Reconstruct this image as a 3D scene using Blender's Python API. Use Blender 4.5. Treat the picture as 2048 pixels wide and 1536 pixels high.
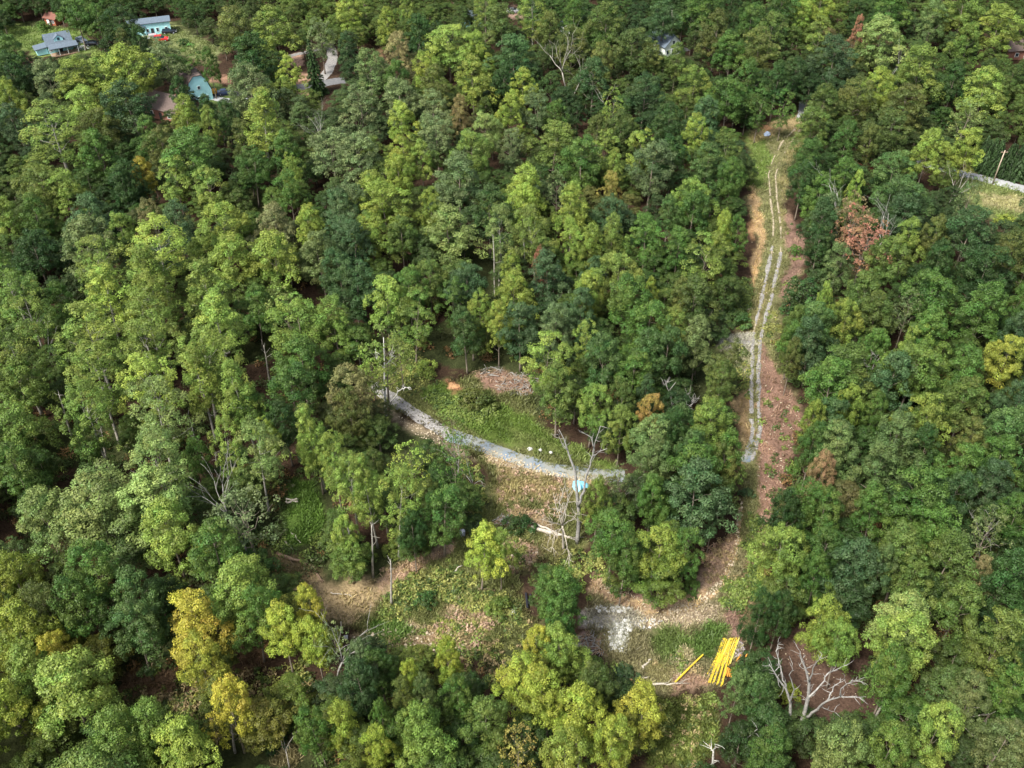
import bpy, math, random
import numpy as np
from math import radians, sin, cos, tan, pi
for o in list(bpy.data.objects): bpy.data.objects.remove(o)
C = bpy.context.scene
COL = C.collection

# ------------------------------------------------------------------ camera, sky, sun, exposure
CH, PITCH, FPX = 120.0, radians(40.0), 2000.0
cam_d = bpy.data.cameras.new('camera'); cam_d.sensor_width = 36; cam_d.lens = FPX/2048*36
cam_d.clip_start = 1; cam_d.clip_end = 9000
cam = bpy.data.objects.new('camera', cam_d); COL.objects.link(cam)
cam.location = (0, 0, CH); cam.rotation_euler = (pi/2-PITCH, 0, 0); C.camera = cam
SUN_EL, SUN_AZ = radians(54), radians(226)      # azimuth clockwise from +Y (the view direction)
W = bpy.data.worlds.new('World'); C.world = W; W.use_nodes = True
wn = W.node_tree.nodes; wl = W.node_tree.links
sky = wn.new('ShaderNodeTexSky'); sky.sky_type = 'NISHITA'; sky.sun_disc = False
sky.sun_elevation = SUN_EL; sky.sun_rotation = SUN_AZ; sky.air_density = 1.0; sky.dust_density = 2.5
bgn = wn['Background']; bgn.inputs['Strength'].default_value = 0.125
hz = wn.new('ShaderNodeHueSaturation'); hz.inputs['Saturation'].default_value = .5      # thin high cloud whitens the sky
wl.new(sky.outputs[0], hz.inputs['Color']); wl.new(hz.outputs[0], bgn.inputs['Color'])
sd = bpy.data.lights.new('sun', 'SUN'); sd.energy = 3.4; sd.angle = radians(15); sd.color = (1, .95, .86)
sun = bpy.data.objects.new('sun', sd); COL.objects.link(sun)
sx, sy, sz = sin(SUN_AZ)*cos(SUN_EL), cos(SUN_AZ)*cos(SUN_EL), sin(SUN_EL)
import mathutils
sun.rotation_euler = mathutils.Vector((sx, sy, sz)).to_track_quat('Z', 'Y').to_euler()
C.view_settings.view_transform = 'Standard'; C.view_settings.look = 'None'; C.view_settings.gamma = 1
C.view_settings.exposure = 1.2
C.render.engine = 'CYCLES'
C.cycles.max_bounces = 6; C.cycles.diffuse_bounces = 3; C.cycles.transmission_bounces = 3; C.cycles.transparent_max_bounces = 4

# ------------------------------------------------------------------ terrain and pixel <-> ground
def gh(x, y):
    return .55*np.sin(x*.045+1.3)*np.cos(y*.037) + .35*np.sin(x*.11+y*.07) + .22*np.sin(y*.16-x*.05+2)
cp, sp = cos(PITCH), sin(PITCH)
def ray(px, py):
    a = (px-1024)/FPX; b = (768-py)/FPX
    return a, cp+sp*b, -sp+cp*b
def gp(px, py, dz=0.0):
    """ground point seen at a photo pixel (dz above the ground)"""
    dx, dy, dzz = ray(px, py)
    h = 0.
    for _ in range(4):
        t = (h+dz-CH)/dzz; x, y = dx*t, dy*t; h = float(gh(x, y))
    return x, y, h+dz
def proj(x, y, z):
    d = y*cp + (CH-z)*sp; u = -(CH-z)*cp + y*sp
    return 1024+FPX*x/d, 768-FPX*u/d, d
def vp(px, py, base, off=0.0):
    """point seen at a pixel, standing in the upright plane through base"""
    dx, dy, dz = ray(px, py); t = (base[1]+off)/dy
    return (dx*t, dy*t, CH+dz*t)

# ------------------------------------------------------------------ helpers
class MB:
    def __init__(s): s.v, s.f, s.m, s.c, s.n = [], [], [], [], 0
    def add(s, v, f, m=0, col=None):
        v = np.asarray(v, float).reshape(-1, 3)
        s.v.append(v)
        for q in f: s.f.append(tuple(int(i)+s.n for i in q)); s.m.append(m)
        s.c.append(np.tile(np.array([col if col is not None else (1, 1, 1)], float), (len(v), 1)) if col is None or np.ndim(col) == 1 else np.asarray(col, float))
        s.n += len(v)
    def box(s, c, d, rz=0, m=0, tilt=None):
        x, y, z = [k/2 for k in d]
        v = np.array([(a, b, e) for e in (-z, z) for a, b in ((-x, -y), (x, -y), (x, y), (-x, y))])
        if tilt is not None: v = v @ np.array(mathutils.Euler(tilt).to_matrix()).T
        R = np.array([[cos(rz), -sin(rz), 0], [sin(rz), cos(rz), 0], [0, 0, 1]])
        s.add(v@R.T+np.array(c), [(0, 3, 2, 1), (4, 5, 6, 7), (0, 1, 5, 4), (1, 2, 6, 5), (2, 3, 7, 6), (3, 0, 4, 7)], m)
    def tube(s, pts, rad, n=6, m=0, cap=True, col=None):
        pts = np.asarray(pts, float); k = len(pts)
        if np.ndim(rad) == 0: rad = [rad]*k
        t = np.gradient(pts, axis=0); t /= np.linalg.norm(t, axis=1)[:, None]+1e-9
        ref = np.array([0, 0, 1.]) if abs(t[0][2]) < .8 else np.array([1., 0, 0])
        V = []
        for i in range(k):
            a = np.cross(t[i], ref); a /= np.linalg.norm(a)+1e-9; b = np.cross(t[i], a)
            for j in range(n):
                th = 2*pi*j/n; V.append(pts[i]+rad[i]*(cos(th)*a+sin(th)*b))
        F = [(i*n+j, i*n+(j+1) % n, (i+1)*n+(j+1) % n, (i+1)*n+j) for i in range(k-1) for j in range(n)]
        if cap: F += [tuple(range(n))[::-1], tuple(range((k-1)*n, k*n))]
        s.add(V, F, m, col)
    def build(s, name, mats, parent=None, smooth=False, color=False, loc=None):
        me = bpy.data.meshes.new(name)
        V = np.concatenate(s.v)
        if loc is not None: V = V-np.array(loc)
        me.from_pydata(V.tolist(), [], s.f); 
        if not isinstance(mats, (list, tuple)): mats = [mats]
        for q in mats: me.materials.append(q)
        me.polygons.foreach_set('material_index', s.m)
        if smooth: me.polygons.foreach_set('use_smooth', [True]*len(s.f))
        if color:
            a = me.color_attributes.new('Col', 'FLOAT_COLOR', 'POINT')
            cc = np.ones((len(V), 4)); cc[:, :3] = np.concatenate(s.c); a.data.foreach_set('color', cc.ravel())
        me.update()
        o = bpy.data.objects.new(name, me); COL.objects.link(o)
        if loc is not None: o.location = loc
        if parent is not None: o.parent = parent
        return o
def quadmesh(name, V, attrs=None, mat=None):
    """fast mesh of loose quads, V (n,4,3)"""
    n = len(V); me = bpy.data.meshes.new(name)
    me.vertices.add(n*4); me.vertices.foreach_set('co', V.reshape(-1).astype(np.float32))
    me.loops.add(n*4); me.loops.foreach_set('vertex_index', np.arange(n*4, dtype=np.int32))
    me.polygons.add(n); me.polygons.foreach_set('loop_start', np.arange(0, n*4, 4, dtype=np.int32))
    me.polygons.foreach_set('loop_total', np.full(n, 4, dtype=np.int32))
    me.update(calc_edges=True)
    if attrs is not None:
        a = me.color_attributes.new('Col', 'FLOAT_COLOR', 'POINT')
        cc = np.ones((n, 4, 4)); cc[:, :, :3] = attrs[:, None, :]; a.data.foreach_set('color', cc.ravel().astype(np.float32))
    if mat: me.materials.append(mat)
    return me
def tag(o, label=None, cat=None, group=None, kind=None):
    if label: o['label'] = label
    if cat: o['category'] = cat
    if group: o['group'] = group
    if kind: o['kind'] = kind
    return o
def empty(name, loc, rz=0):
    o = bpy.data.objects.new(name, None); COL.objects.link(o); o.location = loc; o.rotation_euler = (0, 0, rz)
    o.empty_display_size = .5; return o
def copy_tree(o, parent=None):
    c = o.copy(); COL.objects.link(c); c.parent = parent
    for ch in list(o.children): copy_tree(ch, c)
    return c

# value noise
_rs = np.random.RandomState(5); _T = _rs.rand(256, 256)
def vn(x, y, s):
    x = np.asarray(x)/s; y = np.asarray(y)/s
    xi = np.floor(x).astype(int); yi = np.floor(y).astype(int); fx = x-xi; fy = y-yi
    fx = fx*fx*(3-2*fx); fy = fy*fy*(3-2*fy)
    g = lambda a, b: _T[a & 255, b & 255]
    return (g(xi, yi)*(1-fx)+g(xi+1, yi)*fx)*(1-fy)+(g(xi, yi+1)*(1-fx)+g(xi+1, yi+1)*fx)*fy
def fbm(x, y, s): return .5*vn(x, y, s)+.3*vn(x+37, y+11, s*.47)+.2*vn(x+91, y+53, s*.21)

# ------------------------------------------------------------------ materials
def mat(name, color, rough=.8, bump=0, scale=3, var=.25, metal=0, spec=.3):
    m = bpy.data.materials.new(name); m.use_nodes = True; nt = m.node_tree; N, L = nt.nodes, nt.links
    p = N['Principled BSDF']; p.inputs['Roughness'].default_value = rough; p.inputs['Metallic'].default_value = metal
    p.inputs['Specular IOR Level'].default_value = spec
    tc = N.new('ShaderNodeTexCoord'); nz = N.new('ShaderNodeTexNoise'); nz.inputs['Scale'].default_value = scale
    nz.inputs['Detail'].default_value = 6; L.new(tc.outputs['Object'], nz.inputs['Vector'])
    rp = N.new('ShaderNodeValToRGB'); c = color
    rp.color_ramp.elements[0].position = .3; rp.color_ramp.elements[1].position = .7
    rp.color_ramp.elements[0].color = (*[k*(1-var) for k in c], 1); rp.color_ramp.elements[1].color = (*[min(1, k*(1+var)) for k in c], 1)
    L.new(nz.outputs['Fac'], rp.inputs[0]); L.new(rp.outputs[0], p.inputs['Base Color'])
    if bump:
        b = N.new('ShaderNodeBump'); b.inputs['Strength'].default_value = bump; b.inputs['Distance'].default_value = .1
        L.new(nz.outputs['Fac'], b.inputs['Height']); L.new(b.outputs[0], p.inputs['Normal'])
    return m
def foliage_mat(name, source, trans=.2):
    """Col.r = clump tone, Col.g = leaf tone, Col.b = clump hue; tint comes from the tree (object colour or instance attribute) or Col itself"""
    m = bpy.data.materials.new(name); m.use_nodes = True; nt = m.node_tree; N, L = nt.nodes, nt.links
    N.remove(N['Principled BSDF']); out = N['Material Output']
    at = N.new('ShaderNodeAttribute'); at.attribute_name = 'Col'
    def math_(op, a, b):
        q = N.new('ShaderNodeMath'); q.operation = op
        for i, k in enumerate((a, b)):
            if isinstance(k, (int, float)): q.inputs[i].default_value = k
            else: L.new(k, q.inputs[i])
        return q.outputs[0]
    if source == 'vertex':
        base = at.outputs['Color']
    else:
        if source == 'object':
            oi = N.new('ShaderNodeObjectInfo'); tint = oi.outputs['Color']
        else:
            ia = N.new('ShaderNodeAttribute'); ia.attribute_type = 'INSTANCER'; ia.attribute_name = 'tint'; tint = ia.outputs['Color']
        sx_ = N.new('ShaderNodeSeparateColor'); L.new(at.outputs['Color'], sx_.inputs[0])
        r, g, b = sx_.outputs
        k = math_('MULTIPLY', math_('ADD', math_('MULTIPLY', r, .8), .6), math_('ADD', math_('MULTIPLY', g, .66), .67))
        hs = N.new('ShaderNodeHueSaturation'); L.new(tint, hs.inputs['Color'])
        L.new(math_('ADD', math_('MULTIPLY', b, .075), .462), hs.inputs['Hue']); L.new(k, hs.inputs['Value'])
        hs.inputs['Saturation'].default_value = 1.04
        base = hs.outputs[0]
    d = N.new('ShaderNodeBsdfPrincipled'); d.inputs['Roughness'].default_value = .55; d.inputs['Specular IOR Level'].default_value = .28
    t = N.new('ShaderNodeBsdfTranslucent'); mx = N.new('ShaderNodeMixShader'); mx.inputs[0].default_value = trans
    tm = N.new('ShaderNodeMix'); tm.data_type = 'RGBA'; tm.blend_type = 'MULTIPLY'; tm.inputs[0].default_value = 1
    L.new(base, tm.inputs[6]); tm.inputs[7].default_value = (1.25, 1.35, .6, 1)
    L.new(base, d.inputs['Base Color']); L.new(tm.outputs[2], t.inputs['Color'])
    L.new(d.outputs[0], mx.inputs[1]); L.new(t.outputs[0], mx.inputs[2]); L.new(mx.outputs[0], out.inputs[0])
    return m
M = {}
M['leaf'] = foliage_mat('leaves', 'object'); M['leaf_inst'] = foliage_mat('leaves of the forest', 'inst'); M['grass'] = foliage_mat('grass blades', 'vertex', .25)
M['bark'] = mat('grey brown bark', (.20, .165, .13), .9, .5, 4, .35)
M['pale_bark'] = mat('pale bark', (.30, .28, .24), .8, .4, 3, .35)
M['dead_wood'] = mat('weathered dead wood', (.25, .24, .22), .85, .4, 3, .35)
M['white_bark'] = mat('white sycamore bark', (.50, .49, .45), .7, .3, 2, .3)
M['log'] = mat('bleached log', (.40, .36, .30), .8, .4, 5, .3)
M['brown_log'] = mat('brown log', (.26, .18, .12), .85, .4, 5, .4)

# ------------------------------------------------------------------ regions seen on the ground (photo pixels)
def P(s): return np.array([float(k) for k in s.replace(';', ' ').replace(',', ' ').split()]).reshape(-1, 2)
CLEAR = [P(s) for s in (
 '1497,262 1560,238 1602,222 1606,290 1578,340 1572,420 1600,460 1610,540 1580,600 1560,650 1550,700 1575,770 1610,830 1588,880 1575,960 1540,1020 1515,1100 1500,1200 1480,1280 1440,1240 1395,1225 1440,1150 1475,1090 1480,1000 1490,930 1482,900 1470,830 1482,760 1442,700 1442,675 1500,665 1492,600 1512,520 1500,440 1492,390 1508,330',
 '1170,1240 1190,1150 1230,1190 1310,1215 1400,1190 1470,1090 1500,1110 1490,1290 1440,1380 1330,1390 1240,1350 1190,1290',
 '640,1180 700,1190 780,1130 900,1095 915,1060 990,1010 975,950 960,930 905,885 800,830 755,785 735,760 770,700 880,765 960,735 1060,760 1075,820 1110,870 1230,930 1240,960 1185,985 1165,1085 1150,1120 1090,1130 1030,1150 1050,1220 1080,1240 1040,1280 900,1300 740,1290 670,1250 610,1190 560,1140 560,1105 620,1150',
 '575,965 625,965 650,1040 630,1090 570,1085',
 '235,1345 350,1345 370,1400 250,1400', '480,1290 545,1275 535,1330 490,1350',
 '1290,1400 1430,1390 1440,1450 1410,1530 1300,1530', '540,1530 590,1470 610,1480 590,1536',
 '20,55 90,50 150,62 205,95 150,108 80,108 20,85', '272,45 350,52 432,92 430,118 340,105 285,85', '560,112 600,106 608,128 570,124',
 '648,98 674,100 668,150 650,160', '715,98 765,98 760,118 720,118', '382,170 430,165 480,192 430,205 395,198', '415,152 462,155 455,165 420,165',
 '1314,80 1350,76 1352,108 1318,108', '1905,358 1925,345 2048,378 2048,440 1965,425', '1806,312 1836,318 1830,328 1806,322', '1016,14 1040,14 1045,34 1025,34',
 '1560,1300 1600,1240 1640,1290 1690,1300 1730,1390 1710,1430 1625,1450 1550,1340', '590,165 640,158 640,180 590,182',
 '2010,92 2048,92 2048,108 2010,108', '318,196 345,192 350,222 330,225', '955,470 985,480 985,600 960,590', '1935,305 2048,325 2048,372 1950,350')]
GAPS = [P(s) for s in ('378,770 402,770 430,965 398,965', '520,690 548,690 566,850 538,850', '120,850 235,895 262,965 125,965', '608,590 648,590 648,650 608,650', '0,1000 30,1010 30,1075 0,1075', '330,1130 380,1130 385,1170 330,1180', '1690,1300 1745,1310 1790,1420 1720,1440',
 '1640,1195 1665,1190 1665,1215', '1890,855 1915,850 1920,880', '1560,1230 1600,1230 1600,1300 1550,1300', '860,640 900,640 900,690 860,690')]
def inpoly(px, py, poly):
    inside = np.zeros(np.shape(px), bool); n = len(poly)
    for i in range(n):
        x0, y0 = poly[i]; x1, y1 = poly[(i+1) % n]
        if y0 == y1: continue
        c = ((y0 > py) != (y1 > py)) & (px < (x1-x0)*(py-y0)/(y1-y0)+x0)
        inside ^= c
    return inside
def pldist(px, py, pl, closed=False):
    d = np.full(np.shape(px), 1e9); n = len(pl)
    for i in range(n if closed else n-1):
        a = pl[i]; b = pl[(i+1) % n]; ab = b-a
        t = np.clip(((px-a[0])*ab[0]+(py-a[1])*ab[1])/(ab@ab+1e-9), 0, 1)
        d = np.minimum(d, np.hypot(px-a[0]-t*ab[0], py-a[1]-t*ab[1]))
    return d
# colours of the soil and its cover (real base colours), edge softness in photo pixels
FLOOR = (.058, .036, .023)
GREEN, STRAW, BROWN, TAN, SAND, PINK, GREY = (.075, .115, .022), (.25, .20, .11), (.17, .105, .075), (.33, .24, .15), (.55, .36, .16), (.30, .19, .14), (.27, .255, .24)
OLIVE = (.12, .13, .04)
REG = [  # (polygon, colour, softness, opacity)
 (CLEAR[0], (.17, .165, .075), 9, 1), (CLEAR[1], (.19, .165, .09), 10, 1), (CLEAR[2], (.13, .135, .05), 14, 1), (CLEAR[3], (.06, .12, .018), 8, 1),
 (CLEAR[4], (.16, .10, .06), 12, 1), (CLEAR[5], (.16, .10, .06), 8, 1), (CLEAR[6], (.10, .12, .03), 10, 1), (CLEAR[7], STRAW, 8, .8),
 (P('0,50 90,50 170,62 210,100 150,112 60,112 0,90'), (.15, .20, .06), 6, 1), (P('262,40 350,50 440,90 436,125 340,110 280,95'), (.18, .20, .085), 5, 1),
 (P('255,38 300,32 300,45 265,48'), (.13, .17, .04), 4, 1),
 (P('560,112 600,106 608,132 570,128'), (.42, .27, .20), 3, 1), (P('590,175 600,145 640,150 640,185 600,190'), (.35, .22, .15), 4, 1),
 (P('715,92 768,95 765,122 715,122'), (.25, .17, .09), 5, 1), (P('370,165 430,160 485,190 430,210 390,200'), (.12, .17, .05), 4, 1),
 (P('415,150 465,153 458,168 420,167'), (.30, .18, .12), 4, 1),
 (P('1300,75 1355,72 1360,112 1310,115'), (.14, .19, .06), 4, 1), (P('1880,352 1925,340 2060,372 2060,450 1965,430'), (.17, .20, .07), 7, 1),
 (P('1945,385 2060,395 2060,430 1975,420'), (.30, .26, .14), 10, .8), (P('1012,12 1045,12 1050,38 1020,38'), (.32, .22, .17), 3, 1),
 (CLEAR[19], (.125, .078, .056), 14, 1), (P('1690,320 1760,330 1760,360 1680,355'), (.17, .07, .04), 10, 1),
 (P('1700,1300 1745,1320 1790,1400 1760,1460 1700,1420'), (.11, .068, .05), 12, 1), (P('1150,1290 1200,1300 1180,1340'), BROWN, 6, .7),
 # corridor detail
 (P('1490,270 1530,280 1545,320 1530,370 1495,390'), (.13, .18, .045), 8, .95), (P('1515,250 1560,240 1600,235 1590,262 1540,272 1500,290'), (.33, .25, .13), 7, .8),
 (P('1575,300 1600,290 1575,345 1570,420 1562,460 1556,400 1562,340'), (.22, .19, .09), 7, .9),
 (P('1500,372 1511,374 1521,430 1536,475 1528,505 1512,530 1503,525 1514,480 1504,430 1496,395'), (.44, .30, .16), 4, .9),
 (P('1494,425 1504,440 1513,480 1505,500 1494,460'), (.36, .21, .11), 4, .7), (P('1508,530 1516,535 1508,580 1500,600'), (.50, .32, .16), 4, .8),
 (P('1575,420 1602,460 1612,530 1590,560 1565,610 1556,560 1580,520 1572,470'), (.23, .145, .11), 6, 1),
 (P('1525,690 1555,745 1600,815 1612,835 1590,885 1577,960 1545,1015 1522,1075 1505,1120 1514,1030 1520,930 1515,840 1520,760'), (.245, .15, .11), 6, 1),
 (P('1500,1090 1520,1080 1510,1130 1495,1120'), (.27, .16, .12), 6, 1),
 (P('1478,790 1500,780 1500,880 1480,880 1466,830'), (.30, .20, .11), 7, .8), (P('1515,560 1545,560 1515,660 1500,660'), (.20, .17, .08), 6, .8),
 (P('1440,673 1500,668 1508,690 1500,705 1442,700'), (.34, .31, .28), 5, .9), (P('1448,700 1500,705 1500,760 1470,750'), (.24, .22, .15), 9, .8),
 (P('1440,1085 1475,1060 1478,1095 1455,1150 1415,1175 1395,1165 1420,1110'), (.30, .21, .145), 7, 1), 
 (P('1500,1110 1520,1160 1500,1230 1480,1280 1455,1250 1475,1190 1485,1130'), (.22, .16, .09), 9, 1), (P('1455,1200 1480,1220 1490,1290 1465,1290 1445,1240'), (.24, .15, .12), 7, .9),
 # loop at the bottom
 (P('1185,1140 1200,1150 1230,1185 1300,1200 1370,1190 1410,1180 1430,1195 1380,1222 1300,1232 1230,1210 1180,1180'), (.36, .25, .16), 6, .95),
 (P('1255,1180 1300,1190 1350,1180 1340,1200 1270,1200'), (.30, .19, .15), 6, .9),
 (P('1160,1225 1230,1215 1300,1232 1280,1255 1200,1262 1162,1250'), (.29, .255, .22), 7, 1), (P('1280,1225 1390,1200 1450,1205 1440,1240 1380,1255 1290,1260'), (.34, .27, .185), 8, 1),
 (P('1220,1248 1260,1245 1250,1300 1215,1300'), (.34, .32, .30), 6, .9), (P('1165,1262 1200,1290 1210,1310 1180,1312 1160,1290'), (.22, .15, .13), 6, .9),
 (P('1290,1262 1330,1255 1375,1275 1370,1320 1330,1330 1295,1300'), (.085, .125, .03), 11, .9), (P('1380,1262 1420,1243 1450,1255 1448,1300 1430,1330 1400,1320 1382,1300'), (.075, .125, .028), 9, .95),
 (P('1340,1345 1400,1350 1420,1368 1390,1385 1350,1390'), (.33, .21, .15), 8, .9), (P('1300,1330 1350,1330 1340,1370 1290,1370'), (.22, .19, .09), 9, .8),
 (P('1366,1295 1378,1300 1376,1330 1355,1350 1352,1330'), (.33, .26, .17), 5, .8),
 # centre clearing
 (P('610,1140 700,1190 800,1125 880,1110 830,1160 760,1210 700,1260 640,1230 600,1180'), (.33, .25, .145), 10, 1),
 (P('752,1160 775,1140 850,1110 905,1085 905,1105 850,1130 790,1165 760,1185'), (.42, .29, .20), 5, .95),
 (P('845,785 900,765 960,790 1010,810 1070,840 1110,875 1180,905 1225,935 1150,925 1060,902 960,872 890,835'), (.10, .145, .03), 9, 1),
 (P('1000,850 1060,860 1180,915 1200,935 1110,915 1030,890'), (.135, .16, .05), 9, .9),
 (P('950,740 1000,735 1062,765 1065,790 1000,790 960,775'), (.25, .155, .115), 9, 1), (P('870,800 900,790 930,812 935,822 900,815'), (.11, .14, .04), 6, .8), (P('890,760 915,765 930,780 910,785'), (.36, .17, .10), 4, .9),
 (P('780,820 850,850 905,885 960,925 900,905 840,870 790,845'), (.30, .24, .16), 7, .9), (P('955,888 1040,918 1120,945 1200,955 1230,975 1130,965 1060,950 980,930'), (.42, .31, .20), 6, .9),
 (P('990,940 1110,955 1150,985 1140,1020 1050,1010 1000,1000'), (.25, .20, .095), 12, .9), (P('1130,960 1150,960 1150,985 1135,985'), (.40, .28, .18), 5, .9),
 (P('1040,1010 1120,1040 1120,1075 1060,1060 1010,1050'), (.28, .20, .12), 9, .9), (P('1010,1085 1060,1090 1090,1110 1060,1130 1020,1150 1008,1115'), (.38, .25, .18), 8, 1),
 (P('1085,1060 1130,1070 1120,1120 1080,1100'), (.24, .20, .10), 9, .8),
 (P('900,1205 960,1205 990,1225 930,1240 880,1235'), (.34, .25, .16), 9, .9), (P('820,1250 900,1270 960,1285 900,1310 800,1290 740,1285 700,1270 730,1255'), (.33, .24, .16), 12, .9),
 (P('740,1240 800,1240 830,1270 780,1285 730,1265'), (.06, .12, .02), 7, .9), (P('870,1235 930,1225 950,1255 890,1262'), (.06, .12, .02), 7, .7),
 (P('690,1160 760,1180 720,1240 660,1220'), (.33, .25, .14), 12, .9),
 (P('570,965 630,965 655,1045 630,1095 575,1085'), (.09, .15, .03), 9, 1), (P('540,1110 620,1110 640,1150 600,1160'), (.20, .15, .08), 9, .9),
]
LINES = [ # (polyline, half width px, colour, softness)
 (P('1484,1000 1479,1050 1476,1090 1463,1130 1450,1165 1425,1192 1390,1212 1330,1226 1290,1228'), 3.0, (.50, .35, .19), 2.5),
 (P('1477,860 1487,885 1490,900 1478,925'), 1.5, (.48, .36, .19), 2), (P('1468,790 1462,830 1466,855'), 1.5, (.55, .40, .2), 2),
 (P('1195,1150 1215,1172 1240,1190 1275,1203 1300,1206'), 3, (.58, .42, .24), 3),
 (P('1568,760 1575,820 1560,900 1545,1000'), 1.6, (.13, .075, .055), 2.5),
]
def ground_color(px, py, x, y):
    """base colour of the ground at arrays of photo pixels / world points"""
    n1 = fbm(x, y, 6.0)-.5; n2 = fbm(x+200, y+90, 2.2)-.5; n3 = vn(x, y, .9)-.5
    c = np.empty(np.shape(px)+(3,)); c[:] = FLOOR
    c *= (1+.7*n1+.5*n2)[..., None]
    m = vn(x+50, y, 14)>.62
    c = np.where(m[..., None], np.array((.05, .06, .022))*(1+n2)[..., None], c)
    for poly, colr, soft, op in REG:
        x0, y0 = poly.min(0)-soft*2.5; x1, y1 = poly.max(0)+soft*2.5
        s = (px > x0) & (px < x1) & (py > y0) & (py < y1)
        if not s.any(): continue
        q, r = px[s], py[s]
        d = pldist(q, r, poly, True); d = np.where(inpoly(q, r, poly), d, -d)
        w = np.clip((d+(n1[s]*3.4+n2[s]*2.4+n3[s]*.8)*soft)/soft*.9+.5, 0, 1)*op
        k = np.array(colr)[None, :]*(1+.55*n1[s]+.5*n2[s]+.3*n3[s])[:, None]
        c[s] = c[s]*(1-w[:, None])+k*w[:, None]
    for pl, hw, colr, soft in LINES:
        x0, y0 = pl.min(0)-15; x1, y1 = pl.max(0)+15
        s = (px > x0) & (px < x1) & (py > y0) & (py < y1)
        if not s.any(): continue
        d = pldist(px[s], py[s], pl)
        w = np.clip((hw*(1+1.6*n1[s]+1.5*n2[s])-d)/soft+.5, 0, 1)
        c[s] = c[s]*(1-w[:, None])+np.array(colr)*w[:, None]*(1+.4*n3[s])[:, None]
    return np.clip(c*.85, .004, .9)

def axis(lo, hi, a, b, step, n=26):
    core = np.arange(a, b+.01, step)
    g = np.geomspace(step, abs(lo-a), n); left = (a-g)[::-1]
    g = np.geomspace(step, abs(hi-b), n); right = b+g
    return np.concatenate([left, core, right])
gx = axis(-4000, 4000, -205, 205, .75); gy = axis(-3000, 6000, 58, 365, .75)
X, Y = np.meshgrid(gx, gy); Z = gh(X, Y)
far = np.clip((np.hypot(X, Y)-450)/400, 0, 1); Z = Z*(1-far)
fine = (fbm(X, Y, 1.6)-.5)*.22*(1-far)
px_, py_, dd_ = proj(X, Y, Z); behind = dd_ < 5
px_ = np.where(behind, -9999, px_); py_ = np.where(behind, -9999, py_)
gcol = ground_color(px_, py_, X, Y)
nx, ny = len(gx), len(gy)
V = np.stack([X, Y, Z+fine], -1).reshape(-1, 3)
ii = (np.arange(ny-1)[:, None]*nx+np.arange(nx-1)[None, :]).ravel()
F = np.stack([ii, ii+1, ii+nx+1, ii+nx], 1)
me = bpy.data.meshes.new('ground'); me.vertices.add(len(V)); me.vertices.foreach_set('co', V.ravel())
me.loops.add(len(F)*4); me.loops.foreach_set('vertex_index', F.ravel().astype(np.int32)); me.polygons.add(len(F))
me.polygons.foreach_set('loop_start', np.arange(0, len(F)*4, 4, dtype=np.int32)); me.polygons.foreach_set('loop_total', np.full(len(F), 4, dtype=np.int32))
me.polygons.foreach_set('use_smooth', [True]*len(F)); me.update(calc_edges=True)
ca = me.color_attributes.new('Col', 'FLOAT_COLOR', 'POINT'); cc = np.ones((len(V), 4)); cc[:, :3] = gcol.reshape(-1, 3); ca.data.foreach_set('color', cc.ravel())
gm = bpy.data.materials.new('soil and leaf litter'); gm.use_nodes = True; N, L = gm.node_tree.nodes, gm.node_tree.links
p = N['Principled BSDF']; p.inputs['Roughness'].default_value = .95; p.inputs['Specular IOR Level'].default_value = .1
at = N.new('ShaderNodeAttribute'); at.attribute_name = 'Col'; tc = N.new('ShaderNodeTexCoord')
def gnoise(sc, det, lo, hi, prev):
    nz = N.new('ShaderNodeTexNoise'); nz.inputs['Scale'].default_value = sc; nz.inputs['Detail'].default_value = det; nz.inputs['Roughness'].default_value = .7
    L.new(tc.outputs['Object'], nz.inputs['Vector'])
    mr = N.new('ShaderNodeMapRange'); mr.inputs[1].default_value = .3; mr.inputs[2].default_value = .7; mr.inputs[3].default_value = lo; mr.inputs[4].default_value = hi
    L.new(nz.outputs['Fac'], mr.inputs[0]); vm = N.new('ShaderNodeVectorMath'); vm.operation = 'SCALE'
    L.new(prev, vm.inputs[0]); L.new(mr.outputs[0], vm.inputs['Scale']); return vm.outputs[0], nz.outputs['Fac']
a_, f1 = gnoise(2.6, 6, .5, 1.3, at.outputs['Color']); a_, f2 = gnoise(.5, 5, .75, 1.25, a_)
vo = N.new('ShaderNodeTexVoronoi'); vo.inputs['Scale'].default_value = 3.2; L.new(tc.outputs['Object'], vo.inputs['Vector'])
mr = N.new('ShaderNodeMapRange'); mr.inputs[1].default_value = .05; mr.inputs[2].default_value = .16; mr.inputs[3].default_value = 1.7; mr.inputs[4].default_value = 1
L.new(vo.outputs['Distance'], mr.inputs[0]); vm = N.new('ShaderNodeVectorMath'); vm.operation = 'SCALE'; L.new(a_, vm.inputs[0]); L.new(mr.outputs[0], vm.inputs['Scale'])
L.new(vm.outputs[0], p.inputs['Base Color'])
b = N.new('ShaderNodeBump'); b.inputs['Strength'].default_value = .9; b.inputs['Distance'].default_value = .35; L.new(f1, b.inputs['Height']); L.new(b.outputs[0], p.inputs['Normal'])
me.materials.append(gm)
g = bpy.data.objects.new('ground', me); COL.objects.link(g); g['kind'] = 'structure'

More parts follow.
